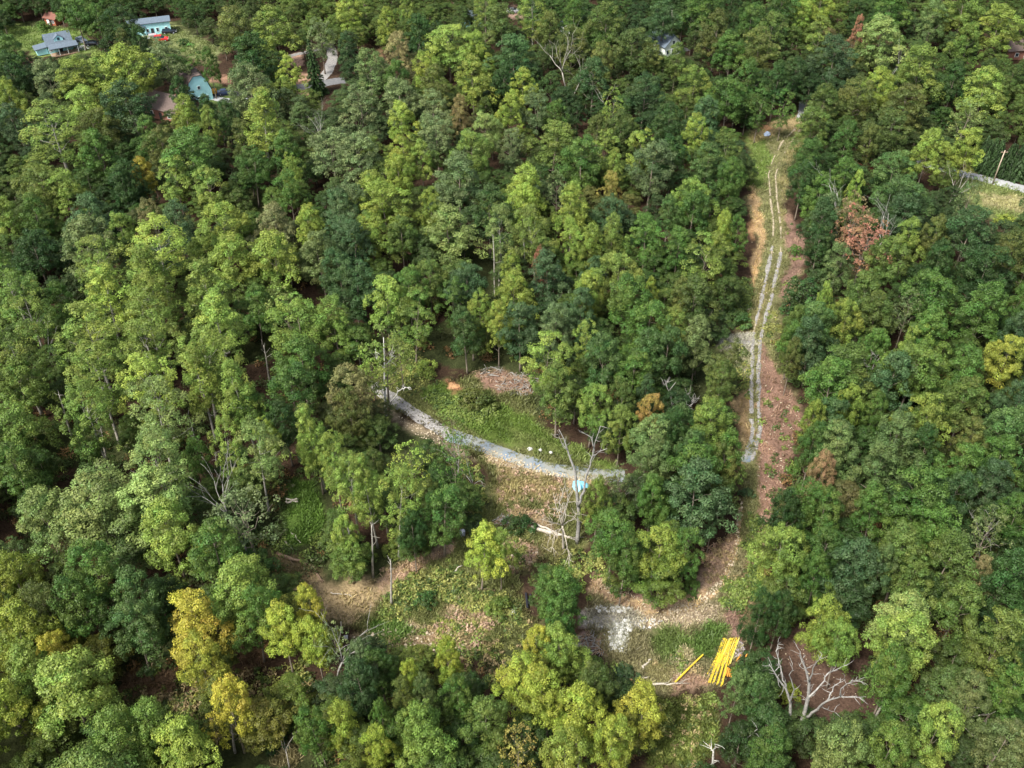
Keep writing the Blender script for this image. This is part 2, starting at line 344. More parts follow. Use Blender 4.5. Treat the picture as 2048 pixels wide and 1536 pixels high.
# ------------------------------------------------------------------ roads and tracks
def surf(name, pts, width, mat_, lift=.13, jit=.35, seed=1, gaps=0.0):
    r = np.random.RandomState(seed); w = np.array([gp(*q)[:2] for q in pts]); seg = np.hypot(*np.diff(w, axis=0).T); s = np.concatenate([[0], np.cumsum(seg)])
    n = max(3, int(s[-1]/.7)); t = np.linspace(0, s[-1], n); xx = np.interp(t, s, w[:, 0]); yy = np.interp(t, s, w[:, 1])
    if len(w) > 2:
        k = np.ones(5)/5
        for a in (xx, yy): a[2:-2] = np.convolve(a, k, 'valid')
    tx, ty = np.gradient(xx), np.gradient(yy); q = np.hypot(tx, ty); nx_, ny_ = -ty/q, tx/q
    cols = 5; mb = MB(); V = []
    wa = width*.5*(1+jit*(fbm(t, t*0+seed*7, 3)-.5)*3); wb = width*.5*(1+jit*(fbm(t, t*0+seed*13+5, 3)-.5)*3)
    for i in range(n):
        for j in range(cols):
            u = j/(cols-1)*2-1; o_ = u*(wa[i] if u > 0 else wb[i])
            x = xx[i]+nx_[i]*o_; y = yy[i]+ny_[i]*o_
            V.append((x, y, gh(x, y)+(fbm(x, y, 1.6)-.5)*.22+(lift if abs(u) < .99 else -.05)))
    F = []
    for i in range(n-1):
        if gaps and vn(t[i], seed*3.3, 2.2) < gaps: continue
        for j in range(cols-1): k = i*cols+j; F.append((k, k+cols, k+cols+1, k+1))
    mb.add(V, F); o = mb.build(name, mat_, smooth=True); o['kind'] = 'structure'; return o
M['gravel'] = mat('blue grey gravel', (.33, .37, .41), .9, .4, .35, .2); M['gravel2'] = mat('grey stone gravel', (.235, .225, .215), .9, .8, 3.5, .45); M['rut'] = mat('pale rut soil', (.30, .255, .18), .95, .6, 2.5, .4)
rp_ = [n for n in M['gravel'].node_tree.nodes if n.type == 'VALTORGB'][0].color_ramp; rp_.elements[0].color = (.15, .195, .25, 1); rp_.elements[1].color = (.25, .24, .185, 1)
M['asphalt'] = mat('old asphalt', (.13, .13, .135), .9, .1, 2, .2); M['road'] = mat('pale road', (.32, .33, .34), .9, .1, 1, .12)
surf('gravel_road', P('748,768 765,785 800,808 850,840 905,872'), 2.9, M['gravel2'], seed=2, jit=.15)
surf('gravel_road', P('896,868 930,880 970,894 1050,922 1100,937 1140,945 1200,950 1250,953'), 3.6, M['gravel'], seed=3, jit=.12)
surf('wheel_track', P('1603,240 1590,258 1565,283 1545,320 1537,350 1541,400 1547,450 1545,500 1531,560 1519,620 1507,665'), .45, M['rut'], seed=4, gaps=.3, jit=.6)
surf('wheel_track', P('1507,665 1505,700 1503,760 1503,820 1506,870 1492,915'), .85, M['gravel2'], seed=5, gaps=.25, jit=.6)
surf('wheel_track', P('1545,492 1531,560 1519,620 1508,660'), .8, M['gravel2'], seed=31, gaps=.28, jit=.6, lift=.15)
surf('wheel_track', P('1562,505 1548,570 1533,630 1521,676'), .8, M['gravel2'], seed=32, gaps=.28, jit=.6, lift=.15)
surf('wheel_track', P('1606,250 1585,280 1563,315 1551,350 1554,400 1562,450 1562,510 1548,570 1533,630 1520,680'), .45, M['rut'], seed=6, gaps=.3, jit=.6)
surf('wheel_track', P('1520,680 1517,740 1518,830 1519,880 1502,922'), .85, M['gravel2'], seed=7, gaps=.25, jit=.6)
surf('gravel_patch', P('1440,683 1470,684 1502,686'), 1.8, M['gravel2'], seed=8); surf('gravel_patch', P('1508,880 1497,905 1488,925'), 1.9, M['gravel'], seed=9)
surf('gravel_patch', P('1165,1240 1210,1238 1275,1245 1290,1248'), 2.4, M['gravel2'], seed=10, gaps=.2)
surf('road', P('1800,316 1850,328 1920,346 1980,360 2048,378 2130,400'), 4.4, M['road'], jit=.03, seed=11)
surf('road', P('1609,205 1607,222 1603,238'), 3.2, M['road'], jit=.05, seed=12)
surf('road', P('655,85 663,100 665,120 655,145 640,160'), 3.6, M['gravel2'], jit=.1, seed=13); surf('road', P('555,117 580,112 605,106 640,98'), 2.6, M['gravel2'], jit=.1, seed=14)
surf('driveway', P('540,180 590,176 640,168 690,160'), 5, M['asphalt'], jit=.05, seed=15); surf('driveway', P('413,193 440,199 475,202 520,196 545,182'), 3.2, M['road'], jit=.1, seed=16)
surf('driveway', P('430,190 450,188 470,186 490,190'), 3, M['asphalt'], jit=.1, seed=26)
surf('driveway', P('285,75 300,72 312,68'), 4.5, M['road'], jit=.1, seed=17); surf('driveway', P('148,88 165,92 180,97'), 5, M['road'], jit=.1, seed=18)
surf('driveway', P('298,95 304,112 312,135'), 2.2, M['gravel2'], jit=.3, seed=19)
surf('driveway', P('1322,108 1345,103 1375,98'), 4, M['asphalt'], jit=.05, seed=20)

# ------------------------------------------------------------------ tree prototypes (leaf clumps on limbs), real size in metres
def puff_leaves(rs, cen, rad, flat, n, leaf, axis0, up=.35, jitter=.55, inner=.35, drop=-.25, elong=1.3):
    """leaves of one clump: small quads over the outer and upper side of an ellipsoid"""
    d = rs.normal(size=(n*3, 3)); d /= np.linalg.norm(d, axis=1)[:, None]
    od = cen-axis0; od[2] *= .4; od = od/(np.linalg.norm(od)+1e-6); od = od*.8+np.array((0, 0, .6)); od /= np.linalg.norm(od)
    k = d@od > drop; d = d[k][:n]; n = len(d)
    r = 1-inner*rs.rand(n)**1.5+.12*rs.normal(size=n)
    lump = 1+.28*np.sin(d[:, 0]*7+cen[0]*3)*np.sin(d[:, 1]*6+cen[1])*np.sin(d[:, 2]*5+1)
    pos = cen+d*(r*lump)[:, None]*np.array([rad, rad, rad*flat])
    nrm = d+np.array((0, 0, up))+rs.normal(size=(n, 3))*jitter; nrm /= np.linalg.norm(nrm, axis=1)[:, None]
    a = np.cross(nrm, rs.normal(size=(n, 3))); a /= np.linalg.norm(a, axis=1)[:, None]; b_ = np.cross(nrm, a)
    s = leaf*(.6+.8*rs.rand(n))[:, None]*.5; e = elong
    q = np.stack([pos-a*s*e, pos-b_*s*.8, pos+a*s*e, pos+b_*s*.8], 1)
    return q
def make_crown(seed, H, Wd, zb, env, nb, npf, rb, pr, flat, leaf, density, up=.35, lobes=.2, layers=0, jitter=.38, bflat=.85, inner=.22, gap=0.0):
    """boughs spread through the crown envelope, each covered with small leaf clumps on its outer and upper side"""
    rs = np.random.RandomState(seed); Q, A, puffs = [], [], []; ph = rs.rand(4)*6.28
    for i in range(nb):
        t = ((i+.5)/nb)**.8 if not layers else min(1, round(((i+.5)/nb)*layers)/layers+.03*rs.normal())
        th = i*2.39996+rs.normal()*.35; rbi = rb*(.75+.5*rs.rand())*(1.05-.3*t)
        R = env(t)*Wd/2*(1+lobes*sin(2*th+ph[0]+3*t)+lobes*.6*sin(3*th+ph[1]-5*t))
        rc = max(0, R-rbi*.8)*(.72+.3*rs.rand()); z = zb+rbi*.5+t*(H-zb-rbi*(.5+bflat))
        bc = np.array([cos(th)*rc, sin(th)*rc, z]); out = np.array([cos(th)*rc, sin(th)*rc, .35*R+.6*rbi]); out /= np.linalg.norm(out)+1e-6; tone = rs.rand(); hue = rs.rand()
        m = max(3, int(npf*(rbi/rb)**2)); puffs.append((bc, rbi))
        k = 0
        while k < m:
            d = rs.normal(size=3); d /= np.linalg.norm(d)
            if d@out < -.25+gap: continue
            k += 1; c = bc+d*np.array([rbi, rbi, rbi*bflat])*(.8+.3*rs.rand()); r = pr*(.6+.8*rs.rand()**1.3)
            n = max(8, int(density*r*r/(leaf*leaf))); q = puff_leaves(rs, c, r, flat*(.8+.4*rs.rand()), n, leaf, bc-np.array([0, 0, rbi*.6]), up, jitter, inner, -.35); Q.append(q)
            v = np.empty((len(q), 3)); v[:, 0] = .45*tone+.55*rs.rand(); v[:, 1] = rs.rand(len(q)); v[:, 2] = .5*hue+.3*rs.rand()+.2*rs.rand(len(q)); A.append(v)
    return np.concatenate(Q), np.concatenate(A), puffs
def limb(p0, p1, rs, k=5, wob=.06):
    p0, p1 = np.array(p0, float), np.array(p1, float); L_ = np.linalg.norm(p1-p0)
    pts = [p0+(p1-p0)*t+rs.normal(size=3)*wob*L_*math.sin(pi*t) for t in np.linspace(0, 1, k)]
    for i, t in enumerate(np.linspace(0, 1, k)): pts[i][2] -= .1*L_*sin(pi*t)*.8
    return pts
def make_trunk(seed, H, zb, r0, puffs, nl=9, lean=.3):
    rs = np.random.RandomState(seed+500); mb = MB()
    top = H*.74; k = 9; bend = rs.normal(size=2)*lean
    ax = [np.array([bend[0]*(t**2), bend[1]*(t**2), t*top]) for t in np.linspace(0, 1, k)]; ax[0][2] = -.4
    rad = [r0*(1-.85*t) for t in np.linspace(0, 1, k)]; rad[0] *= 1.35
    mb.tube(ax, rad, 7)
    for i in rs.permutation(len(puffs))[:nl]:
        c, r = puffs[i]; zt = max(zb*.8, c[2]-.55*math.hypot(c[0], c[1])-1); zt = min(zt, top*.93); t = zt/top
        st = np.array([bend[0]*t*t, bend[1]*t*t, zt]); rr = r0*(1-.85*t)*.55
        mb.tube(limb(st, c, rs), [rr*(1-.8*q) for q in np.linspace(0, 1, 5)], 5)
    return mb
PROTO = {}
def add_proto(key, H, Wd, zb, mk, r0, nl=9):
    Q, A, puffs = mk
    cm = quadmesh('crown', Q, A, M['leaf']); mb = make_trunk(abs(hash_(key)) % 999, H, zb, r0, puffs, nl)
    tm_ = bpy.data.meshes.new('trunk'); tm_.from_pydata(np.concatenate(mb.v).tolist(), [], mb.f); tm_.materials.append(M['bark'])
    tm_.polygons.foreach_set('use_smooth', [True]*len(mb.f))
    PROTO.setdefault(key[0], []).append(dict(crown=cm, trunk=tm_, H=H, W=Wd, zb=zb))
def hash_(k): return sum(ord(c)*(i+7) for i, c in enumerate(str(k)))
e_round = lambda t: max(0.05, math.sin(pi*min(1, .12+.80*t))**.62)
e_dome = lambda t: max(.08, (1-max(0, t-.25)**2/.5625)**.5*(.75+t if t < .25 else 1))
e_pop = lambda t: max(.06, (1-t)**.62*(.55+1.6*t if t < .28 else 1)*1.05)
e_tall = lambda t: max(.1, (1-max(0, t-.35)**2/.46)**.5*(.6+1.1*t if t < .35 else 1))
e_flat = lambda t: .55+.5*sin(pi*t)
for s in range(7):   # round deciduous
    e = e_round if s % 2 else e_dome; H = 17+s*.4
    add_proto(('r', s), H, 9, 4.5, make_crown(11+s, H, 9.2, 5, e, 17+s % 3, 12, 1.9+.12*(s % 3), .72, .8, .205, 8, up=.35), .26)
for s in range(5):   # tall poplar, upright clusters
    H = 25+s*.5
    add_proto(('p', s), H, 8, 8, make_crown(41+s, H, 8.6, 8, e_pop if s % 2 else e_tall, 30, 10, 1.35+.15*(s % 3), .55, 1.05, .195, 7, up=.3, bflat=1.15, gap=.1, lobes=.3), .27, 14)
for s in range(4):   # feathery open crown with flat sprays
    H = 15+s*.4
    add_proto(('f', s), H, 9, 3.5, make_crown(61+s, H, 9.2, 4, e_flat, 20, 10, 1.9, .72, .5, .22, 6, up=.8, layers=6, bflat=.38), .22, 16)
for s in range(3):   # fine leaved silver crown
    H = 18
    add_proto(('s', s), H, 9, 4, make_crown(81+s, H, 9.2, 4.5, e_round, 20, 16, 1.75, .6, .8, .22, 7, up=.45, jitter=.55), .26, 14)
for s in range(3):   # sparse, limbs showing
    H = 17
    add_proto(('x', s), H, 8, 5, make_crown(91+s, H, 8.2, 5, e_round, 22, 8, 1.4, .48, .8, .24, 4, up=.5, jitter=.6, inner=.5), .22, 20)
for s in range(4):   # bushes
    add_proto(('b', s), 4.2, 5, .3, make_crown(101+s, 4.2, 5.0, .2, e_dome, 9, 12, 1.15, .48, .8, .24, 7, up=.4), .09, 6)
for s in range(2):   # vine-covered column
    add_proto(('c', s), 12, 3.6, .5, make_crown(111+s, 12, 3.6, .5, lambda t: .75+.25*sin(5*t), 14, 10, 1.1, .5, .9, .25, 7), .2, 4)
def make_conifer(seed, H, Wd, tiers, leaf=.32):
    rs = np.random.RandomState(seed); Q, A, pf = [], [], []
    for i in range(tiers):
        t = i/tiers; z = .8+t*(H-1); R = Wd/2*(1-t)**.85+.15; nb = max(5, int(11*(1-t)+4))
        for j in range(nb):
            th = 2*pi*j/nb+rs.rand()*.5+i; ph = rs.rand(); R2 = R*(.8+.3*rs.rand()); n = int(40*R2+14)
            u = rs.rand(n)**.7; w = (1-u)*.5+.15
            off = rs.normal(size=n)*.28*w*R2*.6
            pos = np.stack([cos(th)*u*R2-sin(th)*off, sin(th)*u*R2+cos(th)*off, z-.35*u*R2+.12*rs.normal(size=n)-.3*np.abs(off)], 1)
            nrm = np.array([cos(th)*.5, sin(th)*.5, 1])+rs.normal(size=(n, 3))*.4; nrm /= np.linalg.norm(nrm, axis=1)[:, None]
            a = np.array([cos(th), sin(th), -.5])+rs.normal(size=(n, 3))*.3; b_ = np.cross(nrm, a); b_ /= np.linalg.norm(b_, axis=1)[:, None]; a = np.cross(b_, nrm)
            s = leaf*(.6+.6*rs.rand(n))[:, None]*.5
            Q.append(np.stack([pos-a*s*1.6, pos-b_*s*.6, pos+a*s*1.6, pos+b_*s*.6], 1))
            v = np.empty((n, 3)); v[:, 0] = ph; v[:, 1] = rs.rand(n); v[:, 2] = .5; A.append(v)
        pf.append((np.array([0, 0, z+.5]), .3))
    return np.concatenate(Q), np.concatenate(A), pf
for s in range(2): add_proto(('e', s), 15, 6.5, 1, make_conifer(121+s, 15, 6.5, 17), .25, 3)
for s in range(2): add_proto(('j', s), 7, 3.4, .4, make_conifer(131+s, 7, 3.4, 12, .26), .12, 3)

TINT = dict(D=(.033, .070, .018), G=(.069, .127, .027), L=(.160, .224, .049), Y=(.212, .262, .046), B=(.051, .093, .036), S=(.136, .182, .074),
            O=(.094, .118, .031), A=(.315, .285, .05), R=(.23, .12, .075), W=(.20, .175, .08), K=(.028, .053, .018))
NAMES = dict(D='dark green', G='green', L='light green', Y='yellow-green', B='bluish green', S='silvery green', O='olive green', A='golden yellow', R='rust red', W='tan tinged', K='deep green',
             )
def tint_of(code):
    c = np.mean([TINT[k] for k in code], 0); return c
# x y width kind tint -- crown centres read off the photograph
TREES = """
154 34 55 rG;85 51 32 bG;239 55 65 rD;195 44 40 rG;280 89 45 rD;250 96 40 rO;367 85 26 bD;338 130 65 sS;386 128 42 fG;420 133 35 rG;505 120 85 rD;465 62 70 rO;550 62 75 rL;642 80 50 sS
630 137 42 eD;578 150 46 rY;506 178 75 sS;520 235 90 pLY;265 145 95 rY;212 150 75 rL;157 165 80 rYO;100 160 65 sS;20 112 60 rG;20 150 60 rD;267 212 95 rBD;172 222 70 rL;113 262 90 pL
38 250 62 rB;20 200 50 rY;205 310 70 rG;190 265 70 rO;372 235 58 rY;358 190 38 rD;416 228 38 rD;420 255 42 rL;455 240 45 rD;300 275 55 rG;386 310 95 rG;325 305 65 rO;287 355 45 rA
253 370 60 rD;75 375 85 rOL;130 385 60 rL;505 340 62 rDG;352 360 60 fL;420 380 58 fL;580 385 55 rG;585 350 35 rL;665 310 75 sS;565 310 60 rG;485 280 50 rO
697 27 55 rYL;813 20 32 rL;775 51 42 rY;837 72 58 rD;899 92 72 rL;796 106 50 rW;694 106 38 rDB;970 14 42 pL;1005 51 75 rOD;1066 30 50 pL;1100 65 50 rO;1210 51 85 rOG;1148 30 40 rG
1029 120 80 rBD;953 103 50 rYG;947 164 75 rYO;1008 171 48 rD;1046 181 58 rY;1186 164 75 rDB;1141 96 60 rO;1203 126 50 rO;1261 102 70 rDO;1326 41 55 rDB;851 143 50 rY;793 164 50 rG
738 147 75 sSG;865 178 60 rO;800 208 70 sS;724 222 65 sS;868 218 52 sS;919 232 42 rRG;803 246 58 rY;875 273 65 sS;970 270 58 rLS;1022 232 55 rY;1073 225 58 rSB;1110 239 45 rG
1022 297 50 sS;1104 290 78 rOL;803 325 62 rY;800 359 62 rY;844 325 50 rL;721 318 82 sS;947 314 70 rLG;919 369 100 rSB;1042 379 68 rYL;1114 380 45 xS;1148 403 38 rL;1165 331 85 rG
1210 301 45 fL;1282 301 50 fYL;1302 338 82 rBS;1220 383 40 rAW;1227 342 45 rL;1240 267 52 rOD;1193 270 50 rO;1340 256 62 rD;1288 191 62 rBD;1227 212 42 xL;741 400 78 rYL;1345 320 60 rD
1406 20 85 rG;1502 48 52 rG;1433 68 68 rO;1560 20 68 rDG;1638 14 50 rY;1604 34 45 rYG;1540 68 60 rGO;1519 102 68 rO;1464 106 60 rG;1765 85 90 rSL;1782 20 70 rG;1864 44 55 rSG;1929 27 68 rL
1936 92 62 rGL;1997 58 75 rYO;1638 78 50 fL;1715 65 25 rR;1669 120 85 rB;1731 106 50 rO;1840 147 100 rL;1755 181 58 rY;1970 184 82 rL;1908 171 60 rD;1553 167 50 rD;1495 164 58 rDG;1587 154 50 rD
1382 178 62 rL;1454 205 62 rG;1519 219 46 fG;1567 219 40 fG;1649 219 70 rGO;1707 202 68 rO;1810 219 85 rO;1929 239 74 xLS;1929 301 62 rY;1854 308 65 rLY;1628 260 60 rGO;1690 287 52 rDG
1738 290 42 rO;1786 260 82 rDO;1406 236 62 rB;1389 273 50 rGY;1451 301 55 rOG;1410 331 70 rBG;1462 359 50 rG;1621 325 66 rDG;1605 366 50 rD;1638 393 58 rG;1690 369 65 rG;1710 383 32 rL
1785 355 70 rBG;1799 407 92 rBG;1712 430 80 xRS;1730 482 100 xR;1700 455 60 xR;1649 434 58 rBS;1936 400 50 xDS;1382 410 62 rLG;1444 458 30 rY;2012 440 40 bYL
1384 433 60 rDG;1445 469 42 rY;1403 528 85 fL;1472 473 42 rG;1384 604 72 rOD;1472 633 50 bGB;1395 690 65 rSO;1446 725 62 fO;1440 770 58 rGO;1417 852 75 rGL;1445 910 70 rG;1384 915 70 rBG
1345 860 60 rD;1583 600 34 cD;1614 604 46 cD;1640 447 55 rDB;1636 495 55 rD;1676 540 60 rGS;1815 484 55 rL;1868 478 55 rO;1930 470 100 rBD;1807 436 70 rB;1778 520 80 rGO;1876 530 60 rD
1968 540 80 rD;2022 510 60 rO;1870 605 95 rG;1960 625 92 rG;2030 620 50 rG;1858 665 80 rG;1731 605 75 rGO;1756 640 80 rGO;1687 650 58 rOY;1590 655 46 rGO;1632 650 75 rBG;1625 690 70 rB
1647 608 30 rL;1583 720 42 rO;1815 620 55 xS;1833 690 55 rL;1822 748 100 rGL;1775 770 90 rB;1694 750 100 rGO;1665 780 105 rG;1745 706 60 rG;1931 757 92 rG;2012 720 70 rYA;2033 670 60 rB
2033 812 60 rB;1694 820 55 rYL;1745 830 50 rG;1673 845 72 rDB;1622 848 50 rY;1848 856 82 rOY;1928 823 92 rOG;1931 892 62 rO;1778 885 92 rSG;1676 910 82 rSG;1624 900 56 rGD;2012 874 92 rBG
1854 910 70 rD;1640 956 50 rWR;1587 940 30 bG;1749 936 80 rSG;1917 947 80 rG;2000 930 70 rG;1565 1035 58 rD;1618 1014 66 rG;1642 1041 75 rG;1751 1025 72 rG;1843 1018 125 rG;1910 998 72 rBD
1983 971 75 rB;1855 1060 80 rG;2030 1037 60 rG;1972 1068 80 xOS;1570 1112 86 rL;1642 1103 68 rGD;1638 1150 62 rG;1716 1138 92 rB;1758 1142 60 rSG;1805 1115 90 rOG;1886 1122 92 rOG
1820 1157 75 rOG;1910 1219 95 rGO;2007 1157 95 rD;1952 1157 45 rW;1657 1254 74 rYL;1681 1297 66 rGL;1782 1243 105 rSL;1805 1300 110 rL;1778 1359 85 rG;1518 1232 54 rD;1560 1230 54 rD
1514 1278 46 bD;1535 1180 46 bG;1498 1345 66 bG;1518 1395 80 rGB;1474 1385 56 rSG;1535 1522 72 rDG;1578 1385 44 bY;1991 1290 95 rLO;1999 1382 78 rG;1945 1400 78 rSO;1871 1460 92 rL
1782 1490 98 rLG;1690 1506 100 rLS;1991 1502 90 rOS;2036 1330 60 rD
18 444 60 rL;73 436 60 rG;175 444 75 rB;168 498 110 rOS;73 510 80 rD;22 557 65 pLG;244 466 50 rGL;303 440 45 rWO;357 451 65 rB;310 495 95 pYL;197 531 75 pL;445 458 90 rYL;463 535 95 rL
547 520 110 rYL;412 502 70 rL;303 557 85 pL;547 455 62 rSW;620 455 55 rYL;642 517 75 rSO;675 429 70 rB;685 484 70 rB;682 557 75 rDB;211 604 85 pLY;310 608 75 pYL;419 582 80 pL;190 684 95 pL
306 655 85 pL;437 648 90 pL;510 619 75 rG;572 619 58 xSL;124 611 62 rG;55 619 80 pLG;36 710 100 pL;36 783 100 rLG;197 765 95 pL;310 710 85 pL;317 765 80 pYL;401 717 90 pL;401 765 80 pLY
485 783 75 pL;507 827 62 rG;310 838 95 pLS;36 874 110 rGL;602 655 95 rLG;671 655 70 rLG;602 728 95 rG;583 783 95 rDG;182 838 80 pGL;175 892 60 rG;321 929 100 pSL;397 918 48 rG;448 905 48 pL
510 903 80 pLS;536 881 45 rYL;569 848 70 rD;631 863 60 pL;694 794 80 rWO;700 830 60 rO;632 905 60 rL;40 945 110 rG;250 380 50 rD
709 415 70 rSB;775 422 85 rLY;862 422 45 rYL;899 473 100 rSL;746 477 65 rYG;804 480 60 rGO;705 495 70 rB;1004 473 60 pSL;1074 469 58 pOL;1143 429 65 rLY;979 429 90 rBG;1045 418 60 rYL
1223 436 58 rB;1336 436 48 rBG;1139 488 48 rL;1180 495 55 rLY;1223 477 50 rOL;1292 480 65 rG;1238 557 72 rOL;1355 502 60 rG;1187 557 42 rB;1099 560 78 rB;1023 553 50 rYL;1026 597 68 rYL
1077 538 25 rR;935 575 68 rB;859 564 60 rOG;819 582 60 rG;709 575 80 rBD;771 604 80 rL;826 641 75 fLG;906 604 50 fG;932 668 62 rGB;961 626 42 rL;997 652 50 rYO;1041 655 68 rB;1110 655 62 rBS
1161 626 60 rB;1169 590 62 rYL;1260 608 85 rG;1300 597 32 rY;1362 604 55 rO;1300 655 80 rG;1347 663 60 rOL;1209 721 90 rBG;1282 717 85 rBG;1329 717 80 rBG;1263 757 80 rG;1088 721 78 fL
1172 688 50 fL;1114 790 72 rOG;1183 816 62 rGL;1241 808 50 rDO;1241 859 56 rOL;1292 797 40 rB;1300 834 48 rAR;1292 889 78 rSG;1350 867 65 rGB;953 797 62 bO;767 715 105 xOL;745 745 60 xL
1296 931 70 rSG;1382 931 80 rG;1444 934 56 rO;1392 1000 112 rB;1236 968 56 xSO;1195 1005 50 rL;1304 1000 60 rG;1226 1077 86 rG;1309 1103 84 rYL;1372 1108 60 rG;1247 1130 66 rG;1275 1160 38 bG
1327 1160 38 bG;1382 1172 42 bG;1119 1205 80 rG;1119 1246 74 rDG;1495 985 26 bB;1428 1030 40 rB
701 960 62 pL;740 975 55 pL;784 1000 60 pL;826 935 76 xLY;690 1075 46 rL;742 1114 26 bL;784 1098 42 bL;883 1025 80 rGD;826 1068 52 rD;948 1046 42 bB;1037 1046 50 bD;961 1103 72 rY;849 1199 44 bD
1000 1212 52 bLG;910 925 70 xG;1002 1105 50 rL;668 925 46 pL
90 1050 120 rLS;190 1015 150 rSL;320 1000 130 rLS;340 1060 110 rL;490 1025 120 xS;430 1110 100 rG;480 1180 120 rL;505 1235 80 rG;278 1210 105 rBG;272 1275 90 rBG;195 1150 110 rG;160 1215 100 rG
105 1212 85 rO;30 1160 90 rY;25 1275 100 rY;62 1340 100 rL;115 1310 70 rA;140 1385 150 rL;30 1420 100 rY;388 1245 112 rA;412 1335 84 rAY;462 1418 98 rA;568 1270 74 rY;620 1218 52 rYA;632 1288 66 rY
540 1440 90 bD;225 1490 110 rLG;310 1480 90 rLG;380 1505 110 rLY;672 1290 60 xS;726 1326 60 rSB;732 1382 65 rBD;764 1346 62 rDG;690 1452 70 rY;764 1443 45 rG;636 1458 62 rG;758 1500 58 rY
808 1400 50 rO;849 1396 55 rOB;823 1364 46 rY;850 1458 84 rLG;843 1520 98 rGL;896 1323 56 rY;893 1282 50 xY;925 1399 66 rG;975 1452 82 rGO;1075 1297 50 rYA;1127 1300 74 rL;1040 1364 84 rY
1098 1388 98 rY;1157 1434 94 rY;1127 1508 88 rYO;1040 1508 70 xWA;1290 1425 74 rYA;1200 1380 70 rDO;1220 1500 80 rY;530 1350 0 bD;1248 1345 44 bB;1300 118 46 rO;1352 122 40 rOG;1583 688 44 rG;1592 500 30 bG;905 850 56 xLG;850 735 40 bL;800 700 50 xL
"""
class T: pass
TL = []
for tok in TREES.replace('\n', ';').split(';'):
    q = tok.split()
    if len(q) != 4: continue
    x, y, w = map(float, q[:3])
    if w < 10: continue
    t = T(); t.px, t.py, t.w, t.k, t.code = x, y, w, q[3][0], q[3][1:]; TL.append(t)
rs = np.random.RandomState(77)
HREL = dict(r=.62, p=.66, f=.62, s=.62, x=.66, b=.5, c=.52, e=.45, j=.45)
for t in TL:
    H0 = dict(r=16.5, p=21.5, f=14, s=17, x=17, b=3, c=11, e=17, j=7)[t.k]
    for _ in range(3):
        X_, Y_, Z_ = gp(t.px, t.py, H0*HREL[t.k]); d = proj(X_, Y_, Z_)[2]; t.W = t.w*d/FPX
        if t.k in 'rsfx': H0 = 11+.62*t.W+(hash_((t.px, t.py)) % 10)*.2
        elif t.k == 'b': H0 = max(1.6, t.W*.62)
        elif t.k == 'p': H0 = 19+.35*t.W
    t.W *= 1.08 if t.k != 'p' else 1.2; t.H = H0; t.x, t.y, t.z = X_, Y_, float(gh(X_, Y_)); t.d = d
    t.col = tint_of(t.code.replace('Y', 'YL') if t.py < 1000 else t.code)*(1+.12*rs.normal())
# ------------------------------------------------------------------ forest filling the gaps and reaching beyond the frame
TX = np.array([t.x for t in TL]); TY = np.array([t.y for t in TL]); TR = np.array([t.W*.5 for t in TL])
COLR = np.array([t.col for t in TL]); istree = np.array([t.k not in 'bcj' for t in TL])
fill = []; cell = {}
def near_ok(x, y, r):
    k = (int(x//10), int(y//10))
    for a in (-1, 0, 1):
        for b in (-1, 0, 1):
            for (u, v) in cell.get((k[0]+a, k[1]+b), ()):
                if (x-u)**2+(y-v)**2 < r*r: return False
    return True
def clear_hit(x, y, z0, H, W_):
    for (dx, hz) in ((0, .0), (0, .3), (0, .6), (0, .95), (-.45, .6), (.45, .6), (-.4, .3), (.4, .3), (-.3, .85), (.3, .85)):
        a, b, _ = proj(x+dx*W_, y, z0+hz*H)
        for poly in CLEAR+GAPS:
            if poly[:, 0].min() <= a <= poly[:, 0].max() and poly[:, 1].min() <= b <= poly[:, 1].max() and inpoly(np.array(a), np.array(b), poly): return True
    return False
import itertools
for _ in range(42000):
    y = 15+rs.rand()**.8*(650); x = rs.uniform(-1, 1)*(75+.62*y)
    if y < 40 and abs(x) < 30: continue
    px, py, dd = proj(x, y, 8.)
    inview = -60 < px < 2110 and -30 < py < 1600
    if inview:
        d2 = np.hypot(TX-x, TY-y)
        j = np.argmin(d2-TR)
        if d2[j] < TR[j]*.86: continue
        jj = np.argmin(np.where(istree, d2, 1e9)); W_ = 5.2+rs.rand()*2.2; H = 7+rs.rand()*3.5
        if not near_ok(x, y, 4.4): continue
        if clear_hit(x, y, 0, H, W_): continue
        col = COLR[jj]*.55*(1+.15*rs.normal()); col = col*.55+np.array(TINT['D' if rs.rand() < .8 else 'G'])*.4  # tint cut down: shade of the gaps between crowns put into the colour
    else:
        if not near_ok(x, y, 6.6 if dd < 420 else 9): continue
        W_ = 8+rs.rand()*3.; H = 15+rs.rand()*4; col = tint_of(random.Random(len(fill)).choice(['D', 'G', 'O', 'L', 'B', 'G', 'YL', 'DG', 'OG', 'S']))*(1+.1*rs.normal())
        if clear_hit(x, y, 0, H, W_): continue
        if dd > 420: W_ *= 1.35
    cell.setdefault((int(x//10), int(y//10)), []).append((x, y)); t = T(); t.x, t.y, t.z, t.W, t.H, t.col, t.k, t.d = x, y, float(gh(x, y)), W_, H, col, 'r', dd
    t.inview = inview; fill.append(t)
print('listed', len(TL), 'fill', len(fill), 'fill in view', sum(t.inview for t in fill))
# the 300 largest trees of the photo are things of their own, the rest one forest
trees = [t for t in TL if t.k in 'rpfsx']; trees.sort(key=lambda t: -t.w*(1.3 if t.k == 'p' else 1)); big, rest = trees[:300], trees[300:]
others = [t for t in TL if t.k in 'bcej']

